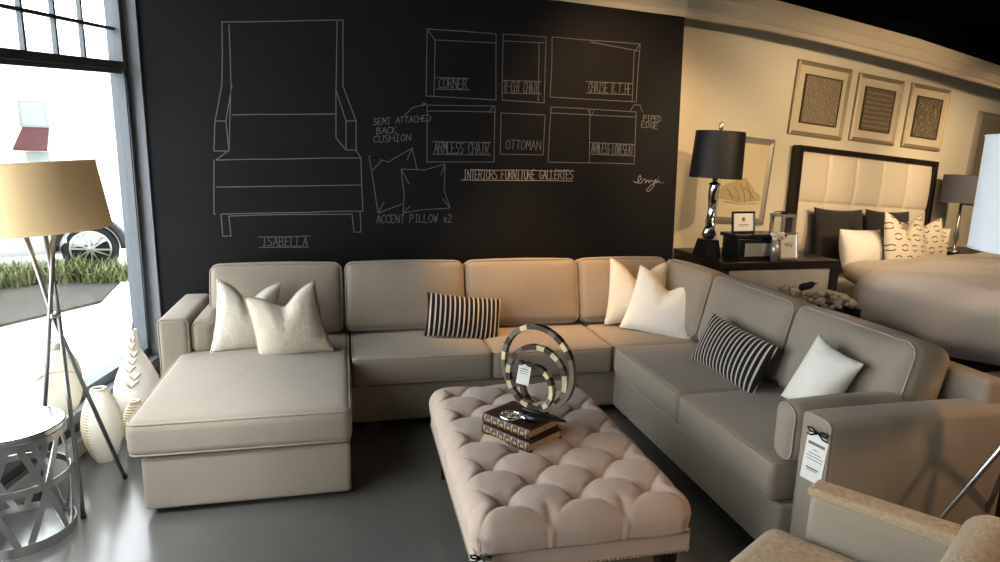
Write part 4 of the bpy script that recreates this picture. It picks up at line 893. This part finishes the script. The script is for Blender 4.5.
# table lamp
tl=empty('table_lamp',(3.665,-.10,CT),(D(0),D(2),0),'table lamp with black drum shade and twisted chrome body on the console','lamp')
link('pedestal',*lathe([(.108,0),(.108,.012),(.080,.135),(.0,.135)],4),BLACKP,tl,rot=(0,0,D(45+10)),smooth=False)
V=[];F=[];n=20;m=46
for i in range(m+1):
    t=i/m; z=.135+.47*t; r=.038+.018*math.sin(t*PI*2.6+.6)*(1-.35*t)
    if t<.06: r=.022+.02*abs(math.sin(t*50))
    if t>.93: r=.02
    for k in range(n):
        a=2*PI*k/n; rr=r*(1+.22*math.cos(2*(a-t*5))); V.append((rr*math.cos(a),rr*math.sin(a),z))
for i in range(m):
    for k in range(n): F.append((i*n+k,i*n+(k+1)%n,(i+1)*n+(k+1)%n,(i+1)*n+k))
link('body',V,F,CHROME,tl)
sd=link('lamp_shade',*lathe([(.195,.605),(.182,.955),(.178,.955),(.191,.605),(.195,.605)],48,cap=False),SHADEB,tl,auto=50)
link('shade_disc',*lathe([(0,.942),(.179,.942),(.179,.946),(0,.946)],40),BLACKM,sd,auto=40)
link('finial',*lathe([(.006,.946),(.006,.965),(.018,.975),(.011,.99),(.02,1.005),(.0,1.03)],16),mat('gilt_finial',(.60,.48,.28),.2,metal=1),tl)
link('harp',*tube([(0,0,.58),(0,0,.95)],.005,8),STEEL,tl)
# keepsake box, frames, lantern
kb=empty('keepsake_box',(3.985,-.21,CT),(0,0,D(3)),'black lacquer box with mirrored front panel on the console','box')
link('body',*rbox(.195,.105,.083,.006,n=3,k=2),BLACKP,kb,loc=(0,0,.083),auto=40)
link('lid',*rbox(.215,.12,.014,.006,n=3,k=2),BLACKP,kb,loc=(0,0,.182),auto=40)
link('front_panel',*box(-.14,.16,-.108,-.104,.03,.13),mat('antique_mirror',(.55,.52,.48),.25,metal=.6),kb,smooth=False)
def frame(name,loc,rot,w,h,fw_,d,fm,inner,label,cat,group=None,matw=0,mm=None,extra=None,back=True):
    f=empty(name,loc,rot,label,cat,group)
    b=MB()
    o=[(-w/2,0),(w/2,0),(w/2,h),(-w/2,h)]; i_=[(-w/2+fw_,fw_),(w/2-fw_,fw_),(w/2-fw_,h-fw_),(-w/2+fw_,h-fw_)]
    md=[((a[0]+c[0])/2,(a[1]+c[1])/2) for a,c in zip(o,i_)]
    V=[];
    for (pts,y) in ((o,0),(o,-d*.7),(md,-d),(i_,-d*.45),(i_,0)): V+=[(p[0],y,p[1]) for p in pts]
    F=[]
    for k in range(4):
        for q in range(4): F.append((k*4+q,k*4+(q+1)%4,(k+1)*4+(q+1)%4,(k+1)*4+q))
    for q in range(4): F.append((16+q,16+(q+1)%4,(q+1)%4,q))
    link('frame',V,F,fm,f,smooth=False)
    if matw:
        link('mat_board',*box(-w/2+fw_*.9,w/2-fw_*.9,-d*.4,-d*.2,fw_*.9,h-fw_*.9),mm,f,smooth=False)
        a=fw_+matw
        link('picture',*box(-w/2+a,w/2-a,-d*.75,-d*.3,a,h-a),inner,f,smooth=False)
        b2=MB()
        for (x0,x1,z0,z1) in ((-w/2+a-.012,-w/2+a,a-.012,h-a+.012),(w/2-a,w/2-a+.012,a-.012,h-a+.012),(-w/2+a,w/2-a,a-.012,a),(-w/2+a,w/2-a,h-a,h-a+.012)): b2.add(box(x0,x1,-d*.95,-d*.3,z0,z1))
        if extra!='noinner': b2.out('inner_frame',DWOOD if extra is None else extra,f,smooth=False)
    else:
        link('picture',*box(-w/2+fw_*.9,w/2-fw_*.9,-d*.4,-d*.1,fw_*.9,h-fw_*.9),inner,f,smooth=False)
    return f
cf=frame('card_frame',(3.885,-.225,CT+.197),(D(-8),0,D(4)),.205,.165,.016,.018,BLACKP,PAPER,'small black framed white card standing on the keepsake box','picture frame')
p=MB().add(lathe([(0,0),(.016,0)],16,cap=False) if False else ([(.016*math.cos(2*PI*i/14),-.0085,.105+.016*math.sin(2*PI*i/14)) for i in range(14)],[tuple(range(14))]))
for z,x in ((.065,.05),(.055,.035)): p.add(([(-x,-.0085,z-.002),(x,-.0085,z-.002),(x,-.0085,z+.002),(-x,-.0085,z+.002)],[(0,1,2,3)]))
p.out('card_print',PRINT,cf,smooth=False)
link('easel_strut',*box(-.02,.02,.0,.006,0,.12),BLACKP,cf,rot=(D(-22),0,0),smooth=False)
sf=frame('photo_frame',(4.225,-.33,CT),(D(-9),0,D(2)),.165,.21,.018,.018,SILV,PAPER,'small silver framed white certificate leaning on the console','picture frame')
p=MB().add(tube([(-.035+.01*i,-.010,.115+.018*math.sin(i*1.9)) for i in range(8)],.0022,5)); p.out('card_print',GILT,sf)
link('easel_strut',*box(-.02,.02,.0,.006,0,.15),BLACKP,sf,rot=(D(-25),0,0),smooth=False)
la=empty('glass_lantern',(4.30,-.13,CT),(0,0,D(8)),'tall silver framed glass lantern at the end of the console','lantern')
b=MB(); w=.058; Hh=.335
for sx in (-1,1):
    for sy in (-1,1): b.add(box(sx*w-.011,sx*w+.011,sy*w-.011,sy*w+.011,.0,Hh))
b.add(box(-w-.012,w+.012,-w-.012,w+.012,0,.022)); b.add(box(-w-.014,w+.014,-w-.014,w+.014,Hh-.02,Hh)); 
b.out('frame',SILV,la,smooth=False)
link('pane',*box(-w+.004,w-.004,-w+.004,w-.004,.022,Hh-.02),GLASS,la,smooth=False)
link('candle',*lathe([(.035,.022),(.035,.15),(.03,.155),(0,.152)],24),CREAM,la,auto=40)
b=MB().add(lathe([(.03,Hh),(.02,Hh+.012),(0,Hh+.014)],16)).add(tube([(-.10,0,Hh+.015),(-.03,.0,Hh+.02),(.03,0,Hh+.012),(.07,0,Hh+.028)],.004,6)); b.out('top_handle',BLACKM,la)
fl=empty('flower_posy',(4.08,-.365,CT),(0,0,0),'small pale flower posy in a pot between the box and the silver frame','flowers')
link('pot',*lathe([(.028,0),(.034,.16),(.030,.16),(.026,.02),(0,.02)],16),SILV,fl)
b=MB(); random.seed(5)
for k in range(16):
    a=random.uniform(0,2*PI); r=random.uniform(.005,.06); b.add(lathe([(0,-.014),(.016,-.006),(.02,.004),(.012,.014),(0,.016)],9),Tm(r*math.cos(a),r*.7*math.sin(a),.175+random.uniform(-.01,.035)))
b.out('blossoms',mat('pale_petals',(.70,.64,.60),.8),fl)

# planter with pebbles behind the sofa back
pl=empty('pebble_planter',(4.05,-.66,0),(0,0,D(-8)),'long dark planter heaped with pale pebbles in front of the console','planter')
link('trough',*MB_join(box(-.46,.46,-.11,-.10,0,.60),box(-.46,.46,.10,.11,0,.60),box(-.46,-.45,-.10,.10,0,.60),box(.45,.46,-.10,.10,0,.60),box(-.45,.45,-.10,.10,0,.5)),DWOOD,pl,smooth=False)
b=MB(); random.seed(8)
for k in range(190):
    x=random.uniform(-.42,.42); y=random.uniform(-.085,.085); z=.60+.13*random.random()*(1-(y/.1)**2*.7)*(1.1-.9*abs(x+.1))
    s=random.uniform(.022,.036); b.add(lathe([(0,-.7),(.7,-.5),(1,0),(.7,.5),(0,.7)],9),Tm(x,y,z)@Rz(random.random()*6)@Matrix.Rotation(random.uniform(-.6,.6),4,'X')@Matrix.Diagonal((s,s*.8,s,1)))
pb=b.out('pebbles',STONE,pl); pb['kind']='stuff'
bd=empty('bird_ornament',(4.17,-.64,.66),(0,0,D(-15)),'black bird ornament on a thin stake in the pebble planter','ornament')
link('body',*rbox(.055,.028,.026,.026,n=4,k=4,warp=lambda x,y,z:(x,y*(1-.5*max(0,-x/.055)),z+.018*max(0,x/.055)-.01*max(0,-x/.055))),BLACKM,bd,loc=(0,0,.075))
link('beak',*lathe([(.009,0),(0,.035)],10),BLACKM,bd,loc=(.05,0,.095),rot=(0,D(80),0)); link('stake',*tube([(0,0,-.06),(0,0,.06)],.004,6),BLACKM,bd)

# ------------------------------------------------------------------ bed alcove
BU=2.56
bedr=empty('bed',alc(BU+.07,0,0),(0,0,AA),'large bed with cream tufted headboard framed in dark wood','bed')
# local x = along wall, local y = towards wall (negative is out into the room)
HW=1.03
hb=empty('headboard_frame_pivot') if False else None
Mh=Matrix.Rotation(AR,4,'Y')
def hbz(x): return -(x+BU+.07)*math.sin(AR)
fr_=MB()
zt=1.86
for x0,x1,z0,z1 in ((-HW,-HW+.048,.0,zt),(HW-.048,HW,.0,zt),(-HW+.048,HW-.048,zt-.045,zt)):
    V,F=box(x0,x1,-.10,-.02,z0,z1); V=[(x,y,z+hbz(x) if z>.1 else z) for x,y,z in V]; fr_.add((V,F))
fr_.out('headboard_frame',DWOOD,bedr,smooth=False)
def headpad():
    nx,nz=120,84; V=[];F=[]; x0,x1=-HW+.046,HW-.046; z0,z1=.40,zt-.043
    for i in range(nx+1):
        for j in range(nz+1):
            s,t=i/nx,j/nz; x=x0+(x1-x0)*s; z=z0+(z1-z0)*t
            a=abs(math.sin(PI*s*5)); b=abs(math.sin(PI*t*3))
            V.append((x,-.055-.045*(a**.28)*(b**.28),z+hbz(x)))
    for i in range(nx):
        for j in range(nz): F.append((i*(nz+1)+j,(i+1)*(nz+1)+j,(i+1)*(nz+1)+j+1,i*(nz+1)+j+1))
    return V,F
hp=link('headboard_pad',*headpad(),LEATH,bedr); hp['label']='cream padded headboard in large squares'
link('bed_base',*rbox(1.03,1.0,.13,.02,n=4),DWOOD,bedr,loc=(0,-1.12,.20))
link('mattress',*rbox(1.02,1.0,.13,.06,(.0,.0,.01),n=10),WHITEF,bedr,loc=(0,-1.12,.465))
for sx in (-.95,.95):
    for y in (-2.0,-.25): link('leg',*box(-.03,.03,-.03,.03,0,.08),DWOOD,bedr,loc=(sx,y,0),smooth=False)
random.seed(9)
def wrinkle(amp,sc,seed):
    def f(x,y,z):
        d=amp*(math.sin(x*sc+seed)*math.cos(y*sc*1.3+seed*2)+.5*math.sin(x*sc*2.3+y*sc*1.7+seed))
        return (x+d*.3,y,z+d)
    return f
du=empty('duvet',alc(BU,0,0)+Vector((0,0,0)),(0,0,AA),'puffy beige duvet spread over the bed','duvet')
def duw(x,y,z):
    d=.012*(math.sin(x*7+1)*math.cos(y*6)+.5*math.sin(x*13+y*9))
    drop=max(0,(abs(x)-.95)/.2)
    return (x+ (.04*math.sin(y*9+z*5) if abs(x)>.9 else 0),y,z+d)
link('cover',*rbox(1.16,.76,.26,.16,(.03,.02,.05),n=26,k=6,warp=duw),BEDF,du,loc=(0,-1.62,.52))
link('folded_edge',*rbox(1.10,.20,.075,.07,(.0,.0,.02),n=24,k=5,warp=duw),fabric('duvet_reverse',(.60,.53,.43),amt=.05,softs=.5),du,loc=(0,-.92,.70),rot=(D(6),0,0))
def bedpillow(name,w,h,t,u,ww,z,rot,m,label,group=None,ear=.08,chop=0):
    p=alc(u,ww,z); return throw(name,w,h,t,p,(rot[0],rot[1],AA+rot[2]),m,label,'pillow',group,chop=chop,ear=ear,n=22)
bedpillow('bed_pillow',.68,.56,.17,2.10,.22,.91,(D(-10),D(3),0),CHARF,'charcoal square pillow against the left of the headboard')
bedpillow('bed_pillow',.68,.56,.17,2.82,.22,.88,(D(-10),D(3),0),CHARF,'charcoal square pillow against the headboard, behind the printed pillows')
bedpillow('bed_pillow',.62,.42,.26,2.08,.50,.815,(D(-16),D(3),D(4)),WHITEF,'plump white sleeping pillow in front of the charcoal one',ear=.04)
bedpillow('printed_pillow',.60,.58,.18,2.42,.66,.90,(D(-14),D(5),D(0)),DASH,'cream dash-printed pillow, first of the three on the bed',ear=.09,chop=.17)
bedpillow('printed_pillow',.52,.50,.16,2.86,.56,.85,(D(-12),D(-4),D(-8)),DASH,'cream dash-printed pillow in the middle of the three',ear=.09,chop=.05)
bedpillow('printed_pillow',.48,.46,.16,3.10,.44,.80,(D(-10),D(8),D(-20)),DASH,'cream dash-printed pillow at the far right of the three',ear=.09)
# wall art over the bed
def hang(name,u,v,wd,h,label,kind,col):
    p=AROT@Vector((u+wd/2,-.002,v)); 
    f=frame(name,p,(0,0,0),wd,h,.038,.03,CHAMP,relief('carved_'+kind,col,kind),label,'wall art','carved panels above the bed',matw=.085,mm=MATB,extra=PANF)
    f.rotation_euler=(Rz(AA)@Matrix.Rotation(AR,4,'Y')).to_euler(); return f
hang('carved_wall_art',1.40,1.95,.71,.655,'framed carved panel with wavy ribs above the bed, nearest the lamp','wave',(.42,.35,.24))
hang('carved_wall_art',2.225,1.965,.665,.63,'framed carved panel with horizontal bands, middle one above the bed','band',(.31,.25,.17))
hang('carved_wall_art',3.02,1.97,.635,.63,'framed carved panel with dark scrolls, furthest from the table lamp','scroll',(.26,.21,.14))
p=AROT@Vector((4.55,-.002,1.45)); f=frame('tall_wall_art',p,(0,0,0),.66,1.0,.07,.04,SILV,mat('grey_brown_panel',(.24,.19,.13),.5,var=(4,.3)),'tall brown framed panel at the right, half behind the white lampshade','wall art')
f.rotation_euler=(Rz(AA)@Matrix.Rotation(AR,4,'Y')).to_euler()
# draped sketch behind the table lamp
p=AROT@Vector((.935,-.002,1.11)); ar=frame('framed_drapery_print',p,(0,0,0),.63,.77,.055,.03,SILV,mat('warm_print_paper',(.68,.60,.42),.8),'silver framed print of pale drapery on the wall behind the table lamp','picture')
ar.rotation_euler=(Rz(AA)@Matrix.Rotation(AR,4,'Y')).to_euler()
b=MB(); random.seed(3)
V=[];F=[]
top=[(-.20,.30),(-.12,.33),(-.05,.36),(.02,.38),(.08,.33),(.13,.28),(.19,.25)]; bot=[(-.205,.21),(-.12,.20),(-.04,.19),(.03,.19),(.09,.20),(.14,.205),(.195,.215)]
for a in (top,bot): V+=[(x*1.25,-.0135,.19+(z-.19)*1.2) for x,z in a]
F=[(i,i+1,8+i,7+i) for i in range(6)]
link('drapery_shape',V,F,mat('drapery_tone',(.50,.41,.24),.8),ar,smooth=False)
b=MB()
for x0,z0,x1,z1 in ((-.18,.30,-.10,.21),(-.10,.33,-.02,.20),(-.03,.36,.05,.20),(.04,.37,.12,.21),(.02,.33,.16,.23),(-.15,.25,.0,.22)): b.add(tube([(x0,-.0145,z0),((x0+x1)/2+.02,-.0145,(z0+z1)/2),(x1,-.0145,z1)],.003,5))
b.add(tube([(-.2,-.0145,.19),(0,-.0145,.175),(.2,-.0145,.19)],.003,5))
b.out('drapery_lines',mat('sepia',(.34,.26,.14),.8),ar)
# far nightstand with lamp
ns=empty('nightstand',alc(4.02,.30,0),(0,0,AA),'dark nightstand on the far side of the bed','nightstand')
link('cabinet',*rbox(.30,.22,.32,.01,n=3,k=2),DWOOD,ns,loc=(0,0,.36),auto=40); link('table_top',*rbox(.32,.24,.015,.006,n=3,k=2),DWOOD,ns,loc=(0,0,.695),auto=40)
for z in (.22,.47):
    d=link('drawer',*box(-.27,.27,-.235,-.222,z-.1,z+.11),DWOOD,ns,smooth=False); link('knob',*lathe([(0,0),(.014,.004),(.010,.02),(0,.022)],12),STEEL,d,loc=(0,-.235,z),rot=(D(90),0,0))
for sx in (-1,1): link('foot',*box(sx*.26-.02,sx*.26+.02,-.2,.2,0,.045),DWOOD,ns,smooth=False)
nl=empty('bedside_lamp',alc(3.80,.30,.71),(0,0,AA),'bedside lamp with slate drum shade beyond the bed','lamp')
link('base',*lathe([(.07,0),(.07,.015),(.018,.03),(.014,.10),(.03,.16),(.014,.24),(.012,.54),(0,.54)],20),STEEL,nl)
link('lamp_shade',*lathe([(.20,.52),(.19,.80),(.186,.80),(.196,.52),(.20,.52)],40,cap=False),SHADEG,nl,auto=50)
bx_=empty('bench_cushion',alc(3.62,.90,.66)) if False else None
# dark chest behind the sofa arm
dc=empty('dark_chest',(3.98,-2.35,0),(0,0,0),'dark wooden chest behind the right end of the sofa','chest')
link('body',*rbox(.36,.30,.22,.012,n=3,k=2),DWOOD,dc,loc=(0,0,.30),auto=40); link('lid',*rbox(.38,.32,.02,.01,n=3,k=2),DWOOD,dc,loc=(0,0,.54),auto=40)
for sx in (-1,1):
    for sy in (-1,1): link('foot',*box(-.03,.03,-.03,.03,0,.085),DWOOD,dc,loc=(sx*.31,sy*.25,0),smooth=False)

# ------------------------------------------------------------------ light
w=bpy.data.worlds.new('World'); S.world=w; w.use_nodes=True; nt=w.node_tree; bg=nt.nodes['Background']
bg.inputs['Color'].default_value=(.96,.98,1,1); bg.inputs['Strength'].default_value=9.5
def spot(name,loc,target,power,col,size=60,blend=.6,rad=.05):
    l=bpy.data.lights.new(name,'SPOT'); l.energy=power; l.color=col; l.spot_size=math.radians(size); l.spot_blend=blend; l.shadow_soft_size=rad
    o=bpy.data.objects.new(name,l); COL.objects.link(o); o.location=loc
    o.rotation_euler=(Vector(target)-Vector(loc)).to_track_quat('-Z','Y').to_euler(); return o
WARM=(1,.745,.46)
spot('ceiling_or_fill_spot',(2.15,-1.0,2.75),(2.12,-.36,.70),330,(1,.60,.27),48,.9,.05)
spot('ceiling_or_fill_spot',(3.0,-1.2,2.75),(2.95,-.50,.75),95,(1,.63,.30),44,.9,.05)
spot('ceiling_or_fill_spot',(2.9,-1.5,2.75),(2.9,0,1.9),170,(1,.62,.30),70,1,.08)
spot('ceiling_or_fill_spot',(5.3,-2.9,2.35),alc(.9,0,1.5),230,WARM,55,.7,.04)
spot('ceiling_or_fill_spot',(6.3,-2.0,2.30),alc(2.3,0,1.75),240,WARM,70,.8,.06)
spot('ceiling_or_fill_spot',(5.2,-1.0,2.45),alc(2.4,.5,.8),70,WARM,80,.9,.06)
spot('ceiling_or_fill_spot',(3.85,-2.3,2.75),(3.72,.4,1.45),170,WARM,42,.8,.03)
spot('ceiling_or_fill_spot',(7.2,-.8,2.4),alc(4.0,0,1.2),170,WARM,80,.9,.06)
spot('ceiling_or_fill_spot',(4.2,-2.2,2.75),alc(2.6,1.6,.6),150,(1,.80,.62),75,.9,.1)  # fill added to brighten the duvet, standing in for window light
spot('ceiling_or_fill_spot',(3.2,-3.6,2.8),(2.9,-3.0,.5),40,WARM,70,.9,.08)
spot('ceiling_or_fill_spot',(4.3,-4.2,2.8),(3.2,-2.75,.5),190,(1,.6,.3),60,.9,.08)
def area(name,loc,target,power,col,sx,sy):
    l=bpy.data.lights.new(name,'AREA'); l.shape='RECTANGLE'; l.size=sx; l.size_y=sy; l.energy=power; l.color=col
    o=bpy.data.objects.new(name,l); COL.objects.link(o); o.location=loc
    o.rotation_euler=(Vector(target)-Vector(loc)).to_track_quat('-Z','Y').to_euler(); return o
spot('ceiling_or_fill_spot',(.9,-3.2,2.75),(-.22,-1.45,.0),430,(.94,.97,1),36,1,.2)  # cool fill added to brighten the floor and vases near the window
area('fill_panel',(1.5,-6.6,2.8),(1.6,-2.0,.4),24,(1,.86,.70),3.5,1.2)  # unseen soft fill light added behind the camera, no real fixture

# ------------------------------------------------------------------ camera
cd=bpy.data.cameras.new('Camera'); cam=bpy.data.objects.new('Camera',cd); COL.objects.link(cam); S.camera=cam
cd.sensor_width=36; cd.sensor_fit='HORIZONTAL'; cd.lens=654.8*36/1000; cd.clip_start=.05; cd.clip_end=200
yw,pt_,rl=map(math.radians,(13.508,-11.352,1.338))
fwv=Vector((math.sin(yw)*math.cos(pt_),math.cos(yw)*math.cos(pt_),math.sin(pt_))); rt=Vector((math.cos(yw),-math.sin(yw),0)); up=rt.cross(fwv)
rt,up=rt*math.cos(rl)+up*math.sin(rl), up*math.cos(rl)-rt*math.sin(rl)
M=Matrix((rt,up,-fwv)).transposed().to_4x4(); M.translation=Vector((.912,-4.662,1.659)); cam.matrix_world=M
S.view_settings.view_transform='Standard'; S.view_settings.look='None'; S.view_settings.exposure=-0.32; S.view_settings.gamma=.86
S.cycles.max_bounces=8; S.cycles.transparent_max_bounces=12; S.cycles.sample_clamp_indirect=6
